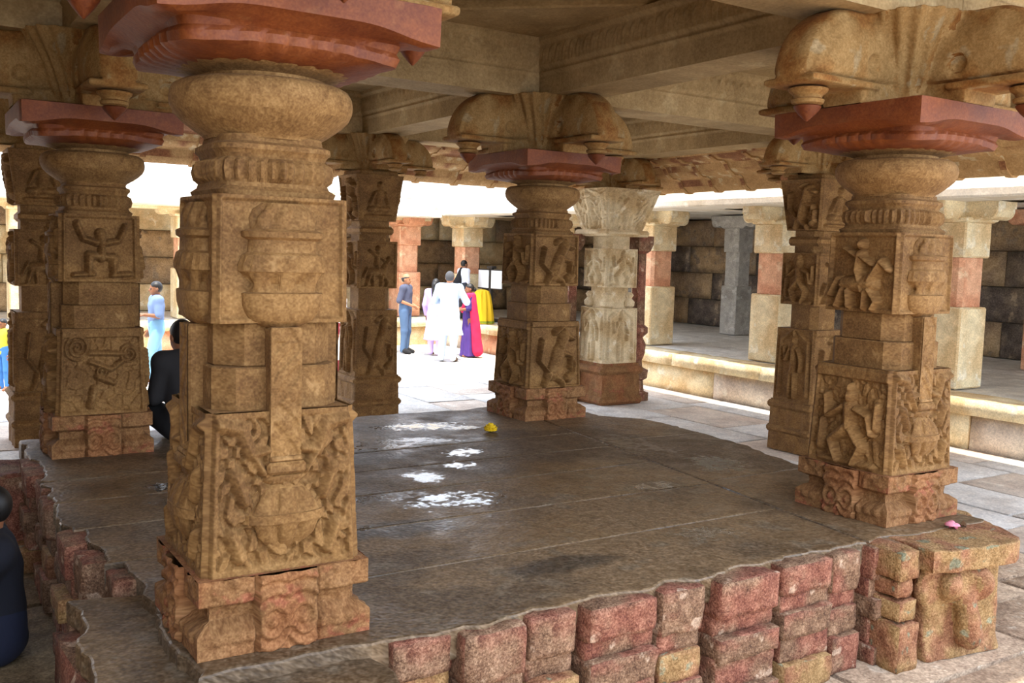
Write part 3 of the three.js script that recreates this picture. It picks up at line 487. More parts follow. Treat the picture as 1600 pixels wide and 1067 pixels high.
// pot-and-pilaster colonnette standing out from a face: half-round parts centred on the face plane (z = 0 .. out)
function revolve(prof, segs, zk, mod) { return stack(prof.map(([y, r]) => [y, r, 2.6, r * zk]), segs, mod, true); }
const pot = revolve([[0.29, 0.085], [0.315, 0.09], [0.325, 0.07], [0.345, 0.075], [0.36, 0.055], [0.375, 0.075], [0.395, 0.11], [0.425, 0.142], [0.46, 0.156], [0.475, 0.158], [0.476, 0.166], [0.51, 0.166], [0.511, 0.157], [0.54, 0.150], [0.575, 0.125], [0.60, 0.095], [0.612, 0.07], [0.63, 0.09], [0.645, 0.09], [0.66, 0.06]], 144, 0.62, (t, y, j, r) => [r * (1 - ((y > 0.39 && y < 0.475) || (y > 0.512 && y < 0.60) ? 0.16 * Math.pow(Math.abs(Math.cos(t * 5)), 8) : 0)), y]);
const colShaft = (() => {
  const g1 = relief(0.118, 0.50, 26, 110, (a, b) => { const q = Math.abs(a) < 0.046 ? 0.006 * sm(-0.3, 0.3, Math.sin((b + Math.abs(((b * 9) % 2) - 1) * 0.02) * 60 + a * 70 * Math.sign(Math.sin(b * 14)))) - 0.004 : 0; return q; });
  g1.translate(0, 0.70, 0.055);
  const bx = cbox(0.118, 0.50, 0.10, 0.008); bx.translate(0, 0.70, 0); const foot = cbox(0.15, 0.045, 0.15, 0.01); foot.translate(0, 0.655, 0); const foot2 = cbox(0.125, 0.02, 0.13, 0.006); foot2.translate(0, 0.70, 0);
  return join([xf(g1, 0, 0, 0.0), boxUV(bx), boxUV(foot), boxUV(foot2)]);
})();
const colCap = revolve([[1.20, 0.07], [1.215, 0.10], [1.225, 0.125], [1.25, 0.14], [1.28, 0.152], [1.325, 0.155], [1.33, 0.135], [1.36, 0.142], [1.40, 0.158], [1.405, 0.168], [1.43, 0.172], [1.465, 0.155], [1.475, 0.135], [1.52, 0.132], [1.53, 0.155], [1.55, 0.158], [1.56, 0.125], [1.60, 0.13], [1.63, 0.118], [1.655, 0.08]], 128, 0.56, (t, y, j, r) => [r * (1 - (y > 1.335 && y < 1.40 ? 0.26 * Math.pow(Math.abs(Math.sin(t * 4)), 3) : y > 1.56 && y < 1.64 ? 0.2 * Math.pow(Math.abs(Math.sin(t * 5 + y * 30)), 3) : y > 1.41 && y < 1.46 ? 0.05 * Math.abs(Math.sin(t * 12)) : 0)), y]);

const pillarLook = { lower: {}, upper: {} };
function carvedPillar(x, z, turn, label, low, up, cols, mat, mats = {}) {
  const p = thing('carved_pillar', label, 'pillar', [x, PT + 0.001, z], turn, 'pillars on the corners of the platform');
  part('base', baseGeo(F.lotusPanel), mats.base ?? M.base, p);
  const lb = part('lower_block', block(0.57, 0.525, 0.60, low, 116, 120), mat, p); lb.position.y = 0.29;
  part('shaft_band', octagon(0.242, 0.07, 0.885, 1.05), mat, p);
  part('shaft_band', octagon(0.226, 0.09, 1.05, 1.215), mat, p);
  const ub = part('upper_block', block(0.495, 0.485, 0.465, up, 100, 96), mat, p); ub.position.y = 1.215;
  part('neck', neckGeo, mat, p);
  part('cushion', discGeo, M.disc, p, 'smooth round cushion stone');
  part('lotus_ring', lotusRing, M.disc, p);
  part('abacus', abacusGeo, M.red, p, 'red painted square abacus with scalloped underside');
  const b = part('bracket', bracketGeo, M.bracket, p, 'flaring bracket capital with four bulbous arms'); b.position.y = 2.385;
  for (let k = 0; k < 4; k++) {
    const a = k * Math.PI / 2, r = 0.80, q = part('pendant', budRing, M.bracket, b); q.position.set(Math.cos(a) * r, -0.03, Math.sin(a) * r);
    const u = part('bud', budGeo, M.red, b, 'red lotus bud'); u.position.set(Math.cos(a) * r, -0.03, Math.sin(a) * r);
  }
  for (const f of cols) {
    const ry = [0, -Math.PI / 2, Math.PI, Math.PI / 2][f], c = new THREE.Group(); c.name = 'colonnette'; p.add(c); c.rotation.y = ry;
    const put = (n, g, d, m = mat) => { const o = part(n, g, m, c); o.position.z = d; };
    put('pot', pot, 0.245); put('shaft', colShaft, 0.245); put('capital', colCap, 0.228);
  }
  return p;
}
const pA = carvedPillar(0, 0, 0, 'nearest carved platform pillar with ribbed pot and pilaster, tan and brightly lit', [F.lowKumbha], [F.upKumbha], [0, 1, 2, 3], M.carved);
pA.children.find((o) => o.name === 'bracket').scale.set(0.8, 1, 1);
const pB = carvedPillar(0, -SZ, 0, 'shaded platform pillar carved with a spread-limbed creature, a seated person in black behind it', [F.lowRosette, F.lowBeast], [F.upSpider, F.upDancer, F.upDancer, F.upRider], [3, 1], M.carved);
const pC = carvedPillar(SX, -SZ, 0, 'farthest platform pillar, dark, carved with rearing beasts, beside the yellow flower', [F.lowBeast, F.lowDancer], [F.upBeast, F.upDancer], [], M.carved);
const pD = carvedPillar(SX, 0, 0, 'platform pillar above the carved elephant, pot relief and deity relief meeting at its corner', [F.lowKumbha, F.lowDancer, F.lowKumbha, F.lowDancer], [F.upKumbha, F.upRider, F.upKumbha, F.upRider], [0, 3], M.carved);

// ---------------------------------------------------------------- outer pillars standing on the ground, carrying the roof edge
const outerLow = block(0.54, 0.52, 0.82, [F.lowBeast, F.goddess], 60, 84), outerMid = block(0.50, 0.50, 0.58, [F.upRider, F.upDancer], 60, 64), outerUp = block(0.46, 0.60, 0.56, [F.seat, F.upBeast], 56, 64);
const outerBase = block(0.60, 0.58, 0.58, [F.plainV], 30, 30);
function outerPillar(x, z, label, mat, baseMat = mat) {
  const p = thing('roof_pillar', label, 'pillar', [x, 0.006, z], 0, 'pillars standing on the ground around the platform');
  part('base', outerBase, baseMat, p);
  for (const y of [0.20, 0.48]) part('base_moulding', xf(ubox(0.66, 0.085, 0.66, 0.03, y), 0, y, 0), baseMat, p);
  part('lower_block', outerLow, mat, p).position.y = 0.58;
  part('shaft_band', octagon(0.20, 0.07, 1.39, 1.68), mat, p);
  part('middle_block', outerMid, mat, p).position.y = 1.67;
  part('shaft_band', octagon(0.20, 0.07, 2.24, 2.5), mat, p);
  part('corner_knop', xf(ubox(0.46, 0.10, 0.46, 0.03), 0, 2.33, 0), mat, p);
  part('upper_block', outerUp, mat, p).position.y = 2.5;
  part('necking', xf(ubox(0.52, 0.07, 0.52, 0.02), 0, 3.05, 0), mat, p);
  const b = part('bracket', bracketGeo, M.bracket, p); b.position.y = 3.115; b.scale.set(0.86, 0.85, 0.86);
  for (let k = 0; k < 4; k++) { const a = k * Math.PI / 2, q = part('pendant', budRing, M.bracket, b); q.position.set(Math.cos(a) * 0.8, -0.03, Math.sin(a) * 0.8); }
  return p;
}
outerPillar(SX, -OZ, 'dark carved ground pillar behind the empty gap between nearest and farthest platform pillars', M.carved);
outerPillar(OX - 0.02, -SZ + 0.02, 'ground pillar on the paving between the two right-side platform pillars', M.carved);
outerPillar(0.10, -OZ, 'ground pillar at the far left frame edge behind the creature pillar', M.carved);
{ // far corner compound pillar, bright light put into its stone colour: goddess panels, flaring capital, red colonnettes
  const p = thing('roof_pillar', 'corner pillar with bright light painted into its pale stone colour, goddess panels and red colonnettes', 'pillar', [OX + 0.10, 0.006, -OZ - 0.02], 0, 'pillars standing on the ground around the platform');
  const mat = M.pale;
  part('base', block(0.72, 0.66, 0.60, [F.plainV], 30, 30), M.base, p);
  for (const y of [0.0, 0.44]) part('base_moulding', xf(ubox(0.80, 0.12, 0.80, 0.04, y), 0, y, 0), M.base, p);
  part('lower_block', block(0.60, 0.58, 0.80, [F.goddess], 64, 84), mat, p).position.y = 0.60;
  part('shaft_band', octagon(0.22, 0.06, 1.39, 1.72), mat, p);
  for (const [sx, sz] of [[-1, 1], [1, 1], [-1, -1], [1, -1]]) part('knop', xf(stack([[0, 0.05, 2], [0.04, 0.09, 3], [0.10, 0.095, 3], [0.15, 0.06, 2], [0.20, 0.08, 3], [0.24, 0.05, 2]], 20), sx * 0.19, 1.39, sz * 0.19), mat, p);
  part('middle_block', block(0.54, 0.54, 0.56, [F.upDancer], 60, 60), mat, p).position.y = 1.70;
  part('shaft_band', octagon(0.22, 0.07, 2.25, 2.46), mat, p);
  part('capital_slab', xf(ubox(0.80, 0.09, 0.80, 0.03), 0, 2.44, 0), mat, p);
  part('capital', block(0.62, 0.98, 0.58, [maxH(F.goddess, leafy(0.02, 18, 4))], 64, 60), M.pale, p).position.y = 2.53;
  const b = part('bracket', bracketGeo, M.bracket, p); b.position.y = 3.10; b.scale.set(0.86, 0.88, 0.86);
  const slim = stack([[0.0, 0.16, 8], [0.12, 0.16, 8], [0.14, 0.11, 6], [0.30, 0.10, 4], [0.34, 0.15, 4], [0.46, 0.16, 4], [0.50, 0.09, 3], [0.60, 0.08, 3], [0.72, 0.12, 3], [0.85, 0.125, 3], [0.95, 0.08, 3], [1.02, 0.13, 6], [1.10, 0.13, 6], [1.14, 0.085, 6], [2.2, 0.075, 6], [2.24, 0.12, 8], [2.34, 0.15, 10], [2.46, 0.15, 10]], 32);
  for (const [dx, dz] of [[0.50, 0.06], [-0.46, -0.36]]) part('colonnette', xf(slim.clone(), dx, 0, dz), M.plinthRed, p, 'slender red colonnette');
}

// ---------------------------------------------------------------- roof of the pavilion: beams, ceiling slabs, eaves
{
  const c = struct('ceiling', 'carved stone beams, corbelled ceiling slabs and curved eaves of the pavilion', 'ceiling');
  const BW = 0.44, BH = 0.50, lens = {};
  const lappet = (a, b) => { // b from soffit up
    let h = 0;
    h += b > 0.19 && b < 0.215 ? 0.018 : 0; h += b > 0.225 && b < 0.245 ? 0.012 : 0;
    if (b >= 0.245) { h += 0.022; const q = ((a / 0.10) % 1 + 1) % 1 - 0.5, y = (b - 0.30) / 0.12; const s = 1 - Math.hypot(q / 0.46, y); if (b < 0.43) h += 0.014 * sm(0, 0.25, s) - 0.008 * sm(0.35, 0.6, s); }
    if (b > 0.44) h += 0.03 * sm(0.44, 0.455, b);
    return h + fb(a * 5, b * 12, 2) * 0.004;
  };
  function beamGeo(L) {
    const k = L.toFixed(2); if (lens[k]) return lens[k];
    const nu = Math.round(L / 0.02), f = relief(L, BH, nu, 34, lappet); f.translate(0, 0, BW / 2); const g = f.clone(); g.rotateY(Math.PI);
    const s = new THREE.PlaneGeometry(L, BW); s.rotateX(Math.PI / 2); const t = new THREE.PlaneGeometry(L, BW + 0.1); t.rotateX(-Math.PI / 2); t.translate(0, BH, 0);
    const e1 = new THREE.PlaneGeometry(BW, BH); e1.rotateY(Math.PI / 2); e1.translate(L / 2, BH / 2, 0); const e2 = e1.clone(); e2.rotateY(Math.PI);
    return lens[k] = join([f, g, boxUV(s), boxUV(t), boxUV(e1), boxUV(e2)]);
  }
  const beam = (x, z, L, turn) => { const o = part('beam', beamGeo(L), M.beam, c); o.position.set(x, BY, z); o.rotation.y = turn; return o; };
  const xs = [-3.8, 0, SX, OX], zs = [0, -SZ, -OZ];
  for (const z of zs) for (let i = 0; i < 3; i++) { const a = xs[i] + BW / 2, b = xs[i + 1] - BW / 2; beam((a + b) / 2, z, b - a, 0); }
  for (const x of xs) for (let i = 0; i < 2; i++) { const a = zs[i] - BW / 2, b = zs[i + 1] + BW / 2; beam(x, (a + b) / 2, a - b, Math.PI / 2); }
  for (const x of xs) for (const z of zs) part('beam_junction', xf(ubox(BW, BH, BW, 0.004, x), x, BY, z), M.beam, c);
  // flat ceiling slabs over the outer bays, three to a bay
  const TY = BY + BH;
  const slabs = (x0, x1, z0, z1, n) => { for (let i = 0; i < n; i++) { const w = (x1 - x0) / n; part('ceiling_slab', xf(ubox(w - 0.012, 0.16, z0 - z1, 0.012, i + x0), x0 + w * (i + 0.5), TY, (z0 + z1) / 2), M.beam, c); } };
  for (let i = 0; i < 3; i++) for (let j = 0; j < 2; j++) if (!(i === 1 && j === 0)) slabs(xs[i], xs[i + 1], zs[j], zs[j + 1], 4);
  // centre bay: four corner triangles, then a turned square, then the cover
  const cx = SX / 2, cz = -SZ / 2, hx = (SX - BW) / 2 + 0.16, hz = (SZ - BW) / 2 + 0.16;
  const tri = (sx, sz, y, th, kx, kz) => {
    const s = new THREE.Shape(); s.moveTo(kx, kz); s.lineTo(kx, -0.0); s.lineTo(0.0, kz); s.closePath();
    const g = new THREE.ExtrudeGeometry(s, { depth: th, bevelEnabled: true, bevelSize: 0.015, bevelThickness: 0.015, bevelOffset: -0.015, bevelSegments: 1 }); g.rotateX(Math.PI / 2);
    const o = part('corner_slab', boxUV(g), M.beam, c); o.position.set(cx, y + th, cz); o.scale.set(sx, 1, sz);
  };
  for (const sx of [-1, 1]) for (const sz of [-1, 1]) tri(sx, sz, TY + 0.015, 0.22, hx, hz);
  for (let i = 0; i < 4; i++) part('ceiling_slab', xf(ubox(SX / 4 - 0.01, 0.14, SZ, 0.01, i), SX / 4 * (i + 0.5), TY + 0.25, cz), M.beam, c);
  // solid roof mass over everything
  part('roof_mass', xf(ubox(13.2, 0.3, 11.15, 0.03), 2.0, TY + 0.40, -3.225), M.limewash, c);
  // front bay: projecting slabs carried on the brackets
  for (let i = 0; i < 10; i++) part('ceiling_slab', xf(ubox(1.13, 0.16, 2.15, 0.012, i * 1.3), -3.4 + i * 1.15, TY, 1.25), M.beam, c);
  // curved eave: rolls below, rising outward; profile in (out, y)
  const prof = [[0.0, 0.34], [0.02, 0.20], [0.10, 0.10], [0.22, 0.05], [0.34, 0.05], [0.40, 0.02], [0.46, -0.06], [0.56, -0.12], [0.66, -0.12], [0.71, -0.15], [0.76, -0.24], [0.86, -0.31], [0.95, -0.31], [1.0, -0.28], [1.0, -0.20], [0.8, 0.10], [0.5, 0.34], [0.2, 0.46], [0.0, 0.50]];
  function eave(len) {
    const s = new THREE.Shape(); prof.forEach(([x, y], i) => i ? s.lineTo(x, y) : s.moveTo(x, y)); s.closePath();
    const g = new THREE.ExtrudeGeometry(s, { depth: len, bevelEnabled: false }); return boxUV(crease(g, 0.9));
  }
  const eg = {};
  const putEave = (x, z, turn, len) => { const o = part('eave', eg[len] ??= eave(len), M.eave, c); o.position.set(x, BY - 0.10, z); o.rotation.y = turn;
    for (let t = 0.35; t < len; t += 0.62) { const r = part('eave_rib', ribGeo, M.eave, o); r.position.set(0, 0, t); } };
  const ribGeo = (() => { const s = new THREE.Shape(); const p2 = prof.slice(2, 14); p2.forEach(([x, y], i) => i ? s.lineTo(x, y - 0.022) : s.moveTo(x, y - 0.022)); s.lineTo(0.9, -0.15); s.lineTo(0.5, 0.1); s.lineTo(0.12, 0.2); s.closePath(); const g = new THREE.ExtrudeGeometry(s, { depth: 0.07, bevelEnabled: false }); return boxUV(crease(g, 0.9)); })();
  putEave(OX + 0.26, -OZ - 1.2, 0, 10.4);              // right side
  putEave(-4.0, -OZ - 0.26, Math.PI / 2, 12.8);        // back
  putEave(-4.06, 1.5, Math.PI, 10.4);                  // left side
}

// ---------------------------------------------------------------- cloister along the right side (faces -x)
const CX = 9.5, CT = 0.62;
function courseWall(parent, name, along, from, to, at, y0, y1, rows, len, mats, th = 0.3, gap = 0.012, jit = 0.02, amp = 0.008) {
  // blocks of a wall standing in the plane x = at (along 'z') or z = at (along 'x'); shared geometries
  const hh = (y1 - y0) / rows, geo = [0, 1, 2, 3].map((i) => { const l = len * (0.8 + 0.15 * i); return [l, rough(l - gap, hh - gap, th, amp, 0.22, i * 2.3 + at, 0.03)]; });
  for (let r = 0; r < rows; r++) {
    let t = from - (r % 2) * len * 0.4, k = 0;
    while (t < to) {
      const [l, g] = geo[(r * 3 + k * 5 + 1) % 4], o = part(name, g, mats(r, k), parent), e = (h3(r, k, 9) - 0.5) * jit;
      if (along === 'z') { o.position.set(at + e, y0 + r * hh, -(t + l / 2)); o.rotation.y = Math.PI / 2; } else o.position.set(t + l / 2, y0 + r * hh, -at + e);
      t += l; k++;
    }
  }
}
{
  const pl = struct('cloister_plinth', 'low stone plinth of the colonnade along the right side of the courtyard', 'plinth');
  courseWall(pl, 'plinth_stone', 'z', -2, 16.2, CX + 0.15, -0.02, 0.42, 1, 1.5, (r, k) => [M.cloisterStone, M.cloisterRed, M.pavingWarm][k % 3]);
  courseWall(pl, 'plinth_cap', 'z', -2, 16.4, CX + 0.18, 0.42, CT, 1, 2.0, () => M.cloisterStone, 0.56, 0.008, 0.01);
  part('plinth_floor', xf(ubox(5.6, 0.60, 22, 0.02), CX + 0.4 + 2.8, 0.008, -8), M.cloisterFloor, pl);
  const wl = struct('wall_right', 'dark soot-stained stone back wall inside the colonnade', 'wall');
  courseWall(wl, 'stone_block', 'z', -2, 19, 14.9, CT, 3.05, 4, 1.9, (r, k) => (r < 3 && r > 0 && (k + r) % 3 !== 0) || (r === 0 && k % 2) ? M.wallSoot : M.wallDark, 0.3, 0.006, 0.008, 0.004);
  part('wall_core', xf(ubox(0.3, 3.2, 23, 0.01), 15.25, 0, -8.5), M.wallDark, wl);
  const rf = struct('cloister_roof', 'limewashed flat roof and thin bright eave slab of the right colonnade', 'roof');
  part('eave_slab', xf(ubox(1.3, 0.12, 21.5, 0.02), 9.3 + 0.65, 2.96, -6.0), M.limewash, rf);
  part('lintel', xf(ubox(0.5, 0.25, 21.5, 0.02), 10.25, 2.80 + 0.16, -6.0), M.cloisterStone, rf);
  part('roof_slab', xf(ubox(5.6, 0.3, 21.5, 0.02), 12.6, 3.08, -8.5), M.limewash, rf);
  part('parapet', xf(ubox(0.35, 0.5, 21.5, 0.02), 10.2, 3.38, -8.5), M.limewash, rf);

  const bp = struct('cloister_plinth_back', 'stone plinth of the colonnade across the far end of the courtyard', 'plinth');
  courseWall(bp, 'plinth_stone', 'x', -8, 9.5, 16.35, -0.02, 0.42, 1, 1.5, (r, k) => k % 2 ? M.cloisterRed : M.cloisterStone);
  courseWall(bp, 'plinth_cap', 'x', -8, 9.4, 16.38, 0.42, CT, 1, 2.0, () => M.cloisterStone, 0.56, 0.008, 0.01);
  part('plinth_floor', xf(ubox(18, 0.60, 3.4, 0.02), 0.6, 0.008, -18.2), M.cloisterFloor, bp);
  const bw = struct('wall_back', 'brown weathered stone wall at the far end of the courtyard', 'wall');
  courseWall(bw, 'stone_block', 'x', -8, 15, 19.4, CT, 3.05, 4, 1.6, (r, k) => (k * 5 + r) % 4 < 2 ? M.wallDark : M.cloisterStone, 0.3, 0.008, 0.01, 0.005);
  part('wall_core', xf(ubox(24, 3.2, 0.3, 0.01), 3.5, 0, -19.75), M.wallDark, bw);
  const br = struct('cloister_roof_back', 'limewashed roof, eave and stepped parapet at the far end', 'roof');
  part('eave_slab', xf(ubox(17.6, 0.14, 1.3, 0.02), 0.5, 2.90, -16.5), M.limewash, br);
  part('lintel', xf(ubox(17.6, 0.25, 0.5, 0.02), 0.7, 2.84, -17.0), M.cloisterStone, br);
  part('roof_slab', xf(ubox(23, 0.3, 3.6, 0.02), 3.4, 3.04, -18.3), M.cloisterStone, br);
  part('parapet', xf(ubox(17.6, 0.26, 0.4, 0.03), 0.5, 3.04, -16.4), M.limewash, br);
  part('parapet', xf(ubox(17.6, 0.24, 0.4, 0.03), 0.5, 3.34, -16.7), M.limewash, br);
}
{ // unseen wall, assumed temple hall, added left of the frame to shade the pavilion
  const w = struct('shade_wall_left', 'unseen stone wall, assumed temple hall, added on the left to shade the pavilion', 'wall');
  courseWall(w, 'stone_block', 'z', -6.5, 9.5, -4.75, 0, 4.2, 6, 1.8, () => M.carved, 0.3, 0.014, 0.03);
  part('wall_core', xf(ubox(0.3, 4.2, 17.5, 0.01), -5.1, 0, -1.5), M.carved, w);
}
// cloister pillars: square block, octagonal red shaft, square block, curved bracket
const cp = { low: ubox(0.56, 1.03, 0.56, 0.02), mid: octagon(0.235, 0.05, 0, 0.62), up: ubox(0.55, 0.45, 0.55, 0.02), slab: ubox(0.62, 0.06, 0.62, 0.02),
  arm: (() => { const s = new THREE.Shape(); s.moveTo(-0.62, 0.24); s.lineTo(-0.62, 0.17); s.absarc(-0.50, 0.13, 0.10, Math.PI * 0.8, Math.PI * 1.55, false); s.lineTo(-0.36, 0.06); s.lineTo(-0.26, 0.0); s.lineTo(0.26, 0.0); s.lineTo(0.36, 0.06); s.absarc(0.50, 0.13, 0.10, -Math.PI * 0.55, Math.PI * 0.2, false); s.lineTo(0.62, 0.17); s.lineTo(0.62, 0.24); s.closePath(); const g = new THREE.ExtrudeGeometry(s, { depth: 0.36, bevelEnabled: true, bevelSize: 0.015, bevelThickness: 0.015, bevelSegments: 1, curveSegments: 6 }); g.translate(0, 0, -0.18); return boxUV(crease(g, 0.6)); })() };
function cloisterPillar(x, z, label, mat, shaftMat, group) {
  const p = thing('cloister_pillar', label, 'pillar', [x, CT, z], 0, group);
  part('lower_block', cp.low, mat, p); part('shaft', cp.mid, shaftMat, p).position.y = 1.03; part('upper_block', cp.up, mat, p).position.y = 1.65; part('slab', cp.slab, mat, p).position.y = 2.09;
  for (const t of [0, Math.PI / 2]) { const a = part('bracket_arm', cp.arm, mat, p); a.position.y = 2.10 + (t ? 0.001 : 0); a.rotation.y = t; }
  return p;
}
const frontLabels = ['colonnade pillar half hidden behind the pillar above the elephant', 'cream colonnade pillar with reddish shaft, left of the tan ground pillar on the paving', 'cream and orange colonnade pillar just behind the pale corner pillar', 'colonnade pillar mostly hidden behind the farthest platform pillar', 'orange colonnade pillar behind the person in the white kurta'];
[3.75, 6.72, 9.62, 12.7, 16.35].forEach((z, i) => cloisterPillar(10.25, -z, frontLabels[i], M.cloisterStone, M.cloisterRed, 'pillars of the right colonnade'));
function innerPillar(x, z, label, m = M.greyCol) { const p = thing('cloister_pillar', label, 'pillar', [x, CT, z], 0, 'inner pillars of the colonnades'); part('lower_block', ubox(0.44, 1.0, 0.44, 0.015), m, p); part('shaft', octagon(0.19, 0.04, 0.99, 1.7), m, p); part('upper_block', xf(ubox(0.42, 0.50, 0.42, 0.015), 0, 1.69, 0), m, p); const a = part('bracket_arm', cp.arm, m, p); a.position.y = 2.18; a.rotation.y = Math.PI / 2; return p; }
innerPillar(13.5, -10.8, 'grey inner colonnade pillar standing free against the soot-dark wall');
innerPillar(13.5, -13.9, 'grey inner colonnade pillar near the soot-dark wall, behind the pale corner pillar');
innerPillar(13.5, -4.35, 'reddish inner colonnade pillar cut by the right frame edge', M.cloisterRed);
const backLabels = ['far colonnade pillar near the left frame edge', 'far colonnade pillar behind the creature pillar', 'far colonnade pillar beside the walking person in blue', 'far colonnade pillar hidden behind the nearest pillar', 'far brown colonnade pillar behind the person in the dark shirt'];
[-2.0, 0.9, 3.95, 6.6, 8.95].forEach((x, i) => cloisterPillar(x, -17.0, backLabels[i], i > 2 ? M.cloisterRed : M.cloisterStone, M.cloisterRed, 'pillars of the far colonnade'));

// ---------------------------------------------------------------- signboard and yellow cloth on the plinth
{
  const s = thing('notice_board', 'notice stand with two white panels on a dark post, on the plinth', 'sign', [10.12, CT, -15.0], 0);
  const dark = flat(0x2a2622, 0.6), white = flat(0xf2f3f2, 0.5);
  part('post', xf(cbox(0.08, 1.2, 0.09, 0.01), 0, 0, 0), dark, s); part('post_cap', xf(cbox(0.14, 0.06, 0.22, 0.015), 0, 1.18, 0), dark, s); part('foot', xf(cbox(0.4, 0.05, 0.4, 0.01), 0, 0, 0), dark, s);
  for (const d of [-0.28, 0.28]) { part('panel', xf(cbox(0.03, 0.40, 0.44, 0.005), -0.03, 0.74, d), white, s, 'blank white panel'); for (const e of [0.72, 1.14]) part('panel_frame', xf(cbox(0.035, 0.025, 0.47, 0.005), -0.03, e, d), dark, s); }
  const y = thing('yellow_cloth', 'bright yellow cloth hanging in folds below the white notice panels', 'cloth', [9.60, CT, -14.50], 0);
  const cl = stack([[0, 0.24, 2, 0.30], [0.15, 0.235, 2, 0.29], [0.4, 0.20, 2, 0.26], [0.6, 0.17, 2, 0.22], [0.70, 0.13, 2, 0.18], [0.73, 0.06, 2, 0.1]], 96, (t, yy, j, r) => [r * (1 + (0.10 - yy * 0.06) * Math.sin(t * 11) + 0.03 * Math.sin(t * 5 + 1)), yy]);
  part('drape', cl, flat(0xd9b414, 0.85), y); part('border', xf(stack([[0, 0.245, 2, 0.305], [0.05, 0.243, 2, 0.303]], 96, (t, yy, j, r) => [r * 1.012 * (1 + 0.10 * Math.sin(t * 11) + 0.03 * Math.sin(t * 5 + 1)), yy], false), 0, 0.01, 0), flat(0x7d8a1f, 0.85), y);
}

// ---------------------------------------------------------------- people
const SKIN = flat(0x8a5a3c, 0.6), SKIN2 = flat(0xa9734f, 0.6), HAIR = flat(0x14110f, 0.5);
const V = (a, b, t) => [mix(a[0], b[0], t), mix(a[1], b[1], t), mix(a[2], b[2], t)];
const STAND = { pelvis: [0, 0.93, 0], waist: [0, 1.08, 0.01], chest: [0, 1.30, 0], neck: [0, 1.45, 0], head: [0, 1.585, 0.015], shL: [0.185, 1.40, 0], shR: [-0.185, 1.40, 0], elL: [0.25, 1.12, -0.02], elR: [-0.25, 1.12, -0.02], wrL: [0.26, 0.88, 0.06], wrR: [-0.26, 0.88, 0.06], hipL: [0.095, 0.90, 0], hipR: [-0.095, 0.90, 0], knL: [0.10, 0.49, 0.02], knR: [-0.10, 0.49, 0.02], anL: [0.10, 0.08, -0.01], anR: [-0.10, 0.08, -0.01], toL: [0.12, 0.035, 0.15], toR: [-0.12, 0.035, 0.15] };
const SIT = { pelvis: [0, 0.12, 0], waist: [0, 0.27, 0.01], chest: [0, 0.48, 0.05], neck: [0, 0.62, 0.08], head: [0, 0.75, 0.12], shL: [0.18, 0.58, 0.06], shR: [-0.18, 0.58, 0.06], elL: [0.27, 0.34, 0.14], elR: [-0.27, 0.34, 0.14], wrL: [0.18, 0.24, 0.34], wrR: [-0.18, 0.24, 0.34], hipL: [0.10, 0.11, 0.02], hipR: [-0.10, 0.11, 0.02], knL: [0.40, 0.13, 0.30], knR: [-0.40, 0.13, 0.30], anL: [-0.05, 0.06, 0.40], anR: [0.06, 0.06, 0.32], toL: [-0.20, 0.045, 0.38], toR: [0.20, 0.045, 0.30] };
function boundsOf(J, m) { const lo = [1e9, 1e9, 1e9], hi = [-1e9, -1e9, -1e9]; for (const p of Object.values(J)) for (let i = 0; i < 3; i++) { lo[i] = Math.min(lo[i], p[i] - m); hi[i] = Math.max(hi[i], p[i] + m); } return [lo, hi]; }
function torsoD(J, x, y, z, e) {
  const o = (p, s) => [p[0] + s, p[1], p[2]];
  let d = 1;
  for (const s of [-0.062, 0.062]) { d = smin(d, cap(x, y, z, o(J.pelvis, s), o(J.waist, s * 0.8), 0.10 + e, 0.088 + e), 0.05); d = smin(d, cap(x, y, z, o(J.waist, s * 0.8), o(J.chest, s * 1.1), 0.088 + e, 0.102 + e), 0.05); }
  d = smin(d, cap(x, y, z, J.shL, J.shR, 0.062 + e, 0.062 + e), 0.06); return smin(d, cap(x, y, z, J.chest, V(J.chest, J.neck, 0.7), 0.085 + e, 0.06 + e), 0.05);
}
const armD = (J, s, x, y, z, e, f = 1) => { const a = J['sh' + s], b = J['el' + s], c = J['wr' + s]; if (f <= 0.5) return cap(x, y, z, a, V(a, b, f * 2), 0.052 + e, 0.046 + e); return smin(cap(x, y, z, a, b, 0.05 + e, 0.041 + e), cap(x, y, z, b, V(b, c, f * 2 - 1), 0.040 + e, 0.029 + e), 0.02); };
const legD = (J, s, x, y, z, e) => smin(cap(x, y, z, J['hip' + s], J['kn' + s], 0.088 + e, 0.058 + e), cap(x, y, z, J['kn' + s], J['an' + s], 0.058 + e, 0.040 + e), 0.03);
const footD = (J, s, x, y, z, e) => smin(cap(x, y, z, J['an' + s], V(J['an' + s], J['to' + s], 0.4), 0.042 + e, 0.042 + e), cap(x, y, z, V(J['an' + s], J['to' + s], 0.3), J['to' + s], 0.042 + e, 0.032 + e), 0.03);
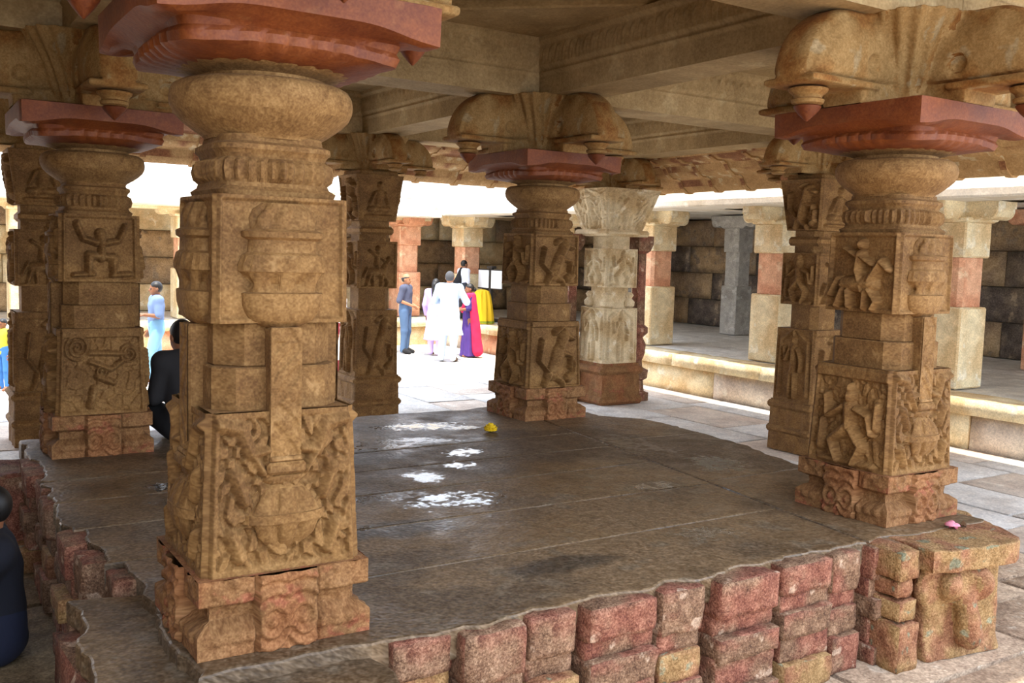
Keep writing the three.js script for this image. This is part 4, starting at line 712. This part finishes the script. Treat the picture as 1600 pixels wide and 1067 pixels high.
function headGeo(J) {
  const c = J.head; const f = (x, y, z) => {
    x -= c[0]; y -= c[1]; z -= c[2];
    let d = ell(x, y, z, [0, 0.02, -0.01], [0.076, 0.098, 0.095]);
    d = smin(d, ell(x, y, z, [0, -0.055, 0.025], [0.055, 0.062, 0.062]), 0.04);
    d = Math.max(d, -(Math.hypot(Math.abs(x) - 0.032, y + 0.002, z - 0.098) - 0.021));
    d = smin(d, cap(x, y, z, [0, 0.005, 0.082], [0, -0.032, 0.102], 0.010, 0.014), 0.012);
    d = smin(d, cap(x, y, z, [-0.02, -0.068, 0.080], [0.02, -0.068, 0.080], 0.008, 0.008), 0.006);
    d = smin(d, ell(Math.abs(x), y, z, [0.080, -0.005, -0.01], [0.012, 0.032, 0.022]), 0.008);
    return smin(d, cap(x, y, z, [0, -0.06, -0.02], [J.neck[0] - c[0], J.neck[1] - c[1] - 0.04, J.neck[2] - c[2]], 0.050, 0.055), 0.03);
  };
  return nets(f, [c[0] - 0.12, c[1] - 0.22, c[2] - 0.15], [c[0] + 0.12, c[1] + 0.14, c[2] + 0.14], 0.008);
}
function handGeo(J, s) {
  const w = new THREE.Vector3(...J['wr' + s]), d = w.clone().sub(new THREE.Vector3(...J['el' + s])).normalize(), sg = s === 'L' ? 1 : -1;
  let side = new THREE.Vector3(0, 0, 1); side.addScaledVector(d, -side.dot(d)); if (side.lengthSq() < 0.05) side.set(-sg, 0, 0).addScaledVector(d, sg * d.x); side.normalize();
  const nrm = d.clone().cross(side).normalize().multiplyScalar(sg * (d.clone().cross(side).x * sg > 0 ? -1 : 1));
  const P = (a, b, c) => w.clone().addScaledVector(d, a).addScaledVector(side, b).addScaledVector(nrm, c).toArray();
  const caps = [[P(-0.01, 0, 0), P(0.03, 0, 0), 0.028, 0.028]];
  for (let k = 0; k < 4; k++) { const b = (k - 1.5) * 0.0205, L = [0.034, 0.041, 0.038, 0.028][3 - k]; caps.push([P(0.02, b * 0.7, 0), P(0.085, b, 0), 0.016, 0.0115], [P(0.085, b, 0), P(0.085 + L * 0.9, b * 1.05, 0.012), 0.0105, 0.009], [P(0.085 + L * 0.9, b * 1.05, 0.012), P(0.085 + L * 1.5, b * 1.05, 0.034), 0.009, 0.008]); }
  caps.push([P(0.02, 0.025, 0.004), P(0.055, 0.055, 0.016), 0.014, 0.011], [P(0.055, 0.055, 0.016), P(0.085, 0.06, 0.024), 0.011, 0.009]);
  const f = (x, y, z) => { let m = 1; for (const [a, b, ra, rb] of caps) m = smin(m, cap(x, y, z, a, b, ra, rb), 0.005); return m; };
  const lo = [0, 1, 2].map((i) => Math.min(...caps.map((c) => Math.min(c[0][i], c[1][i]))) - 0.045), hi = [0, 1, 2].map((i) => Math.max(...caps.map((c) => Math.max(c[0][i], c[1][i]))) + 0.045);
  return nets(f, lo, hi, 0.006);
}
function person(o) {
  const J = { ...(o.sit ? SIT : STAND), ...(o.pose ?? {}) }, g = thing('person', o.label, 'person', o.at, o.turn ?? 0), k = o.h / (o.sit ? 0.87 : 1.70);
  g.scale.setScalar(k);
  const cell = o.cell ?? 0.018, [lo, hi] = boundsOf(J, 0.2);
  const both = (fn) => Math.min(fn('L'), fn('R'));
  const body = nets((x, y, z) => { let d = torsoD(J, x, y, z, -0.004); for (const s of ['L', 'R']) { d = smin(d, armD(J, s, x, y, z, 0), 0.03); d = smin(d, legD(J, s, x, y, z, 0), 0.03); d = smin(d, footD(J, s, x, y, z, 0), 0.02); } return smin(d, cap(x, y, z, J.chest, J.head, 0.06, 0.05), 0.03); }, lo, hi, cell);
  const skin = o.skin ?? SKIN;
  part('body', join([body, headGeo(J), handGeo(J, 'L'), handGeo(J, 'R')]), skin, g);
  const c = J.head, hd = (x, y, z) => { const X = x - c[0], Y = y - c[1], Z = z - c[2]; let d = ell(X, Y, Z, [0, 0.026, -0.016], [0.086, 0.105, 0.102]); d = Math.max(d, Math.min(0.02 * 0 + (0.035 - Y) + Math.min(0, Z - 0.02) * 2.0 + 0.0, 0.2)); d = Math.max(d, -(Y < 0.05 ? ell(X, Y, Z, [0, -0.04, 0.09], [0.07, 0.10, 0.09]) : 1)); if (o.bald) d = Math.max(d, Y - 0.055 + Math.max(0, -Z) * 0.2); if (o.longHair) d = smin(d, cap(X, Y, Z, [0, -0.02, -0.09], [0, -0.36, -0.13], 0.06, 0.035), 0.03); if (o.bun) d = smin(d, ell(X, Y, Z, [0, -0.01, -0.13], [0.055, 0.05, 0.045]), 0.02); return d; };
  part('hair', nets(hd, [c[0] - 0.12, c[1] - (o.longHair ? 0.44 : 0.14), c[2] - 0.22], [c[0] + 0.12, c[1] + 0.16, c[2] + 0.14], 0.010), o.hair ?? HAIR, g);
  part('eyes', join([-1, 1].map((s) => { const e = new THREE.SphereGeometry(0.013, 8, 6); e.translate(c[0] + s * 0.032, c[1] - 0.002, c[2] + 0.078); return e; })), flat(0x1b1512, 0.3), g);
  const fold = (x, y, z) => fb(x * 7, y * 4, z * 7) * 0.012;
  for (const [name, kind, mat, a, b] of o.wear) {
    let f;
    if (kind === 'shirt') f = (x, y, z) => { let d = torsoD(J, x, y, z, 0.020); for (const s of ['L', 'R']) d = smin(d, armD(J, s, x, y, z, 0.016, a), 0.03); return d + fold(x, y, z); };
    if (kind === 'trousers') f = (x, y, z) => { let d = both((s) => legD(J, s, x, y, z, 0.022)); d = smin(d, torsoD({ ...J, waist: V(J.pelvis, J.waist, 0.6), chest: V(J.pelvis, J.waist, 0.6), neck: V(J.pelvis, J.waist, 0.7), shL: J.pelvis, shR: J.pelvis }, x, y, z, 0.014), 0.04); return d + fold(x, y, z); };
    if (kind === 'robe') f = (x, y, z) => { // shirt with a skirt down to height a, hem radius b
      let d = torsoD(J, x, y, z, 0.028); for (const s of ['L', 'R']) d = smin(d, armD(J, s, x, y, z, 0.024, 0.92), 0.03);
      const t = clamp((y - a) / (J.waist[1] - a), 0, 1), R = mix(b, 0.15, Math.pow(t, 0.8)); const q = Math.max(Math.hypot((x - J.pelvis[0] * t), (z - J.pelvis[2]) * 1.15) - R * (1 + 0.05 * Math.sin(Math.atan2(z, x) * 9)), a - y, y - J.waist[1]);
      return smin(d, q * 0.9, 0.03) + fold(x, y, z); };
    if (kind === 'skirt') f = (x, y, z) => { const t = clamp((y - a) / (J.waist[1] - a), 0, 1), R = mix(b, 0.16, Math.pow(t, 0.7)); return Math.max(Math.hypot(x - J.pelvis[0], (z - J.pelvis[2]) * 1.1) - R * (1 + 0.06 * Math.sin(Math.atan2(z, x) * 10)), a - y, y - J.waist[1]) * 0.85 + fold(x, y, z); };
    if (kind === 'sash') f = (x, y, z) => Math.min(cap(x, y, z, [J.shL[0] * a, J.shL[1] + 0.03, 0.07], [-0.10 * a, J.waist[1], 0.12], 0.075, 0.07), cap(x, y, z, [J.shL[0] * a, J.shL[1] + 0.03, -0.02], [J.shL[0] * a * 1.1, b, -0.17], 0.085, 0.13)) + fold(x, y, z) * 1.5;
    if (kind === 'shoes') f = (x, y, z) => both((s) => footD(J, s, x, y, z, 0.010));
    const m = kind === 'robe' || kind === 'skirt' || kind === 'sash' ? 0.16 : 0;
    part(name, nets(f, [lo[0] - m, lo[1] + (kind === 'shoes' ? 0.14 : 0), lo[2] - m], [hi[0] + m, kind === 'shoes' ? 0.2 + lo[1] + 0.2 : hi[1], hi[2] + m], cell), mat, g);
  }
  return g;
}
const cloth = (c) => flat(c, 0.9);
const camTurn = (x, z) => Math.atan2(camera.position.x - x, camera.position.z - z); // facing the photographer
person({ label: 'person in a long white kurta seen from behind in the bright courtyard', at: [7.95, 0, -12.97], turn: camTurn(7.95, -12.97) + Math.PI - 0.25, h: 1.76, hair: cloth(0x4a4a4c), skin: SKIN2,
  pose: { elR: [-0.33, 1.14, 0.04], wrR: [-0.22, 1.16, 0.26], elL: [0.30, 1.14, 0.04], wrL: [0.14, 1.14, 0.25], knL: [0.11, 0.49, 0.03], anL: [0.13, 0.08, -0.02], toL: [0.16, 0.035, 0.14] },
  wear: [['kurta', 'robe', cloth(0xb4c6dc), 0.52, 0.27], ['pyjama', 'trousers', cloth(0xc4d2e2)], ['sandals', 'shoes', cloth(0x5c4634)]] });
person({ label: 'person in a dark grey shirt and blue jeans standing side-on in the courtyard', at: [7.81, 0, -14.61], turn: camTurn(7.81, -14.61) + 1.25, h: 1.66, bald: true, hair: cloth(0x3a3634), skin: SKIN2,
  pose: { elL: [0.24, 1.14, -0.06], wrL: [0.16, 1.02, 0.16], elR: [-0.24, 1.14, -0.06], wrR: [-0.12, 1.04, 0.18] },
  wear: [['shirt', 'shirt', cloth(0x4a4f63), 0.5], ['jeans', 'trousers', cloth(0x4d6685)], ['shoes', 'shoes', cloth(0x1d1c1e)]] });
person({ label: 'person in a pink-red saree and navy blouse, black hair, standing by the plinth', at: [8.78, 0, -13.62], turn: camTurn(8.78, -13.62) - 1.3, h: 1.5, bun: true,
  pose: { elL: [0.22, 1.14, 0.06], wrL: [0.10, 1.10, 0.28], elR: [-0.22, 1.14, 0.06], wrR: [-0.08, 1.10, 0.28] },
  wear: [['blouse', 'shirt', cloth(0x3a2a68), 0.6], ['saree_skirt', 'skirt', cloth(0x4a2f78), 0.03, 0.22], ['saree_drape', 'sash', cloth(0xd2214f), 1, 0.16]] });
person({ label: 'person with long black hair in a lilac dress, mostly hidden behind the white kurta', at: [8.22, 0, -14.05], turn: camTurn(8.22, -14.05) + Math.PI - 0.5, h: 1.58, longHair: true,
  wear: [['dress', 'robe', cloth(0xb7a2dd), 0.35, 0.26], ['leggings', 'trousers', cloth(0xcdb8e6)]] });
person({ label: 'person in a white shirt with a black bag on the back, beside the orange pillar', at: [9.72, CT, -15.55], turn: camTurn(9.72, -15.55) + 2.2, h: 1.34,
  wear: [['shirt', 'shirt', cloth(0xd4d9e6), 0.6], ['trousers', 'trousers', cloth(0x2e3038)], ['backpack', 'sash', cloth(0x17171b), 0.3, 1.05]] });
person({ label: 'walking person in a blue short-sleeved shirt and pale jeans, in the bright gap', at: [2.19, 0, -11.8], turn: camTurn(2.19, -11.8) - 1.35, h: 1.56,
  pose: { elL: [0.24, 1.14, 0.02], wrL: [0.14, 1.16, 0.22], knL: [0.10, 0.49, 0.12], anL: [0.10, 0.09, 0.14], toL: [0.11, 0.04, 0.29], knR: [-0.10, 0.49, -0.03], anR: [-0.10, 0.09, -0.20], toR: [-0.11, 0.035, -0.05] },
  wear: [['shirt', 'shirt', cloth(0x6f86ae), 0.45], ['jeans', 'trousers', cloth(0x7fb2d6)], ['sandals', 'shoes', cloth(0x6b3f2c)]] });
person({ label: 'small child in a yellow-green top and blue trousers at the left frame edge', at: [0.08, 0, -11.7], turn: camTurn(0.1, -11.7) - 0.8, h: 1.02,
  wear: [['top', 'shirt', cloth(0xb9b63c), 0.7], ['trousers', 'trousers', cloth(0x3b74b4)]] });
person({ label: 'person in white with a purple scarf, glimpsed behind the nearest pillar', at: [4.78, 0, -10.9], turn: camTurn(4.78, -10.9) + 1.2, h: 1.6, longHair: true,
  wear: [['kurta', 'robe', cloth(0xe6e4e6), 0.40, 0.26], ['scarf', 'sash', cloth(0x5b49c4), -1, 0.9], ['leggings', 'trousers', cloth(0x8c2f3a)]] });
person({ label: 'seated person in black clothes at the platform edge, half hidden by the nearest pillar', at: [0.66, PT + 0.016, -3.72], turn: -2.85, h: 0.90, sit: true, cell: 0.014,
  pose: { knL: [0.20, 0.24, 0.34], knR: [-0.22, 0.20, 0.33], anL: [0.08, 0.07, 0.20], anR: [-0.06, 0.07, 0.24], toL: [0.02, 0.05, 0.34], toR: [-0.02, 0.05, 0.38], elL: [0.22, 0.32, 0.10], elR: [-0.22, 0.32, 0.10], wrL: [0.14, 0.24, 0.30], wrR: [-0.14, 0.24, 0.30] }, wear: [['shirt', 'shirt', cloth(0x1d1b1c), 0.9], ['trousers', 'trousers', cloth(0x0e0e11)]] });
person({ label: 'person in navy sitting on the ground against the platform at the left frame edge', at: [-0.80, 0.002, -1.74], turn: -1.57, h: 0.90, sit: true, cell: 0.014,
  pose: { chest: [0, 0.48, 0.02], neck: [0, 0.62, 0.03], head: [0, 0.75, 0.05], shL: [0.18, 0.58, 0.02], shR: [-0.18, 0.58, 0.02], knL: [0.14, 0.40, 0.36], knR: [-0.14, 0.42, 0.36], anL: [0.12, 0.07, 0.40], anR: [-0.12, 0.07, 0.40], toL: [0.13, 0.04, 0.55], toR: [-0.13, 0.04, 0.55], elL: [0.26, 0.36, 0.16], elR: [-0.26, 0.36, 0.16], wrL: [0.10, 0.36, 0.42], wrR: [-0.10, 0.36, 0.42] },
  wear: [['top', 'shirt', cloth(0x10131f), 0.95], ['trousers', 'trousers', cloth(0x131a30)]] });

// ---------------------------------------------------------------- small things on the platform
{
  const f = thing('yellow_flower', 'yellow marigold lying on the wet platform top', 'flower', [2.98, PT, -3.13]);
  const pet = []; for (let r = 0; r < 4; r++) for (let i = 0; i < 14 - r * 2; i++) { const g = new THREE.SphereGeometry(0.016, 6, 5); g.scale(1, 0.5, 1.5); g.rotateX(-0.2 - r * 0.4); g.translate(0, 0.018 + r * 0.013, [0.036, 0.040, 0.030, 0.014][r]); g.rotateY(i / (14 - r * 2) * 6.283 + r); pet.push(g); }
  part('petals', join(pet), flat(0xe8c413, 0.7), f); part('calyx', xf(new THREE.SphereGeometry(0.02, 10, 8), 0, 0.02, 0), flat(0x6f8a2a, 0.8), f);
  const w = thing('flower_petals', 'crumpled pink flower petals beside the pillar above the elephant', 'petals', [3.90, 0.662, 0.50]);
  for (let i = 0; i < 7; i++) { const g = new THREE.SphereGeometry(0.03, 10, 6, 0, 6.283, 0, 1.4); g.scale(1.1, 0.75, 0.8); g.rotateX(rr(-0.6, 0.6)); g.rotateY(rr(0, 6)); const o = part('petal', g, i % 3 ? flat(0xd98a9c, 0.7) : flat(0xb44a66, 0.7), w); o.position.set(rr(-0.045, 0.045), 0.002 + 0.008 * (i % 3), rr(-0.025, 0.025)); }
  const lf = thing('dry_leaf', 'dry brown leaf lying beside the pink petals', 'leaf', [4.01, 0.655, 0.50], 0.6);
  const s = new THREE.Shape(); s.moveTo(-0.05, 0); s.quadraticCurveTo(0, 0.035, 0.055, 0); s.quadraticCurveTo(0, -0.035, -0.05, 0); const g = new THREE.ExtrudeGeometry(s, { depth: 0.002, bevelEnabled: false, curveSegments: 10 }); g.rotateX(-Math.PI / 2); const p = g.attributes.position; for (let i = 0; i < p.count; i++) p.setY(i, p.getY(i) + 0.004 + p.getX(i) ** 2 * 5); g.computeVertexNormals(); part('blade', g, flat(0x5a3d22, 0.8), lf);
}

renderer.render(scene, camera);
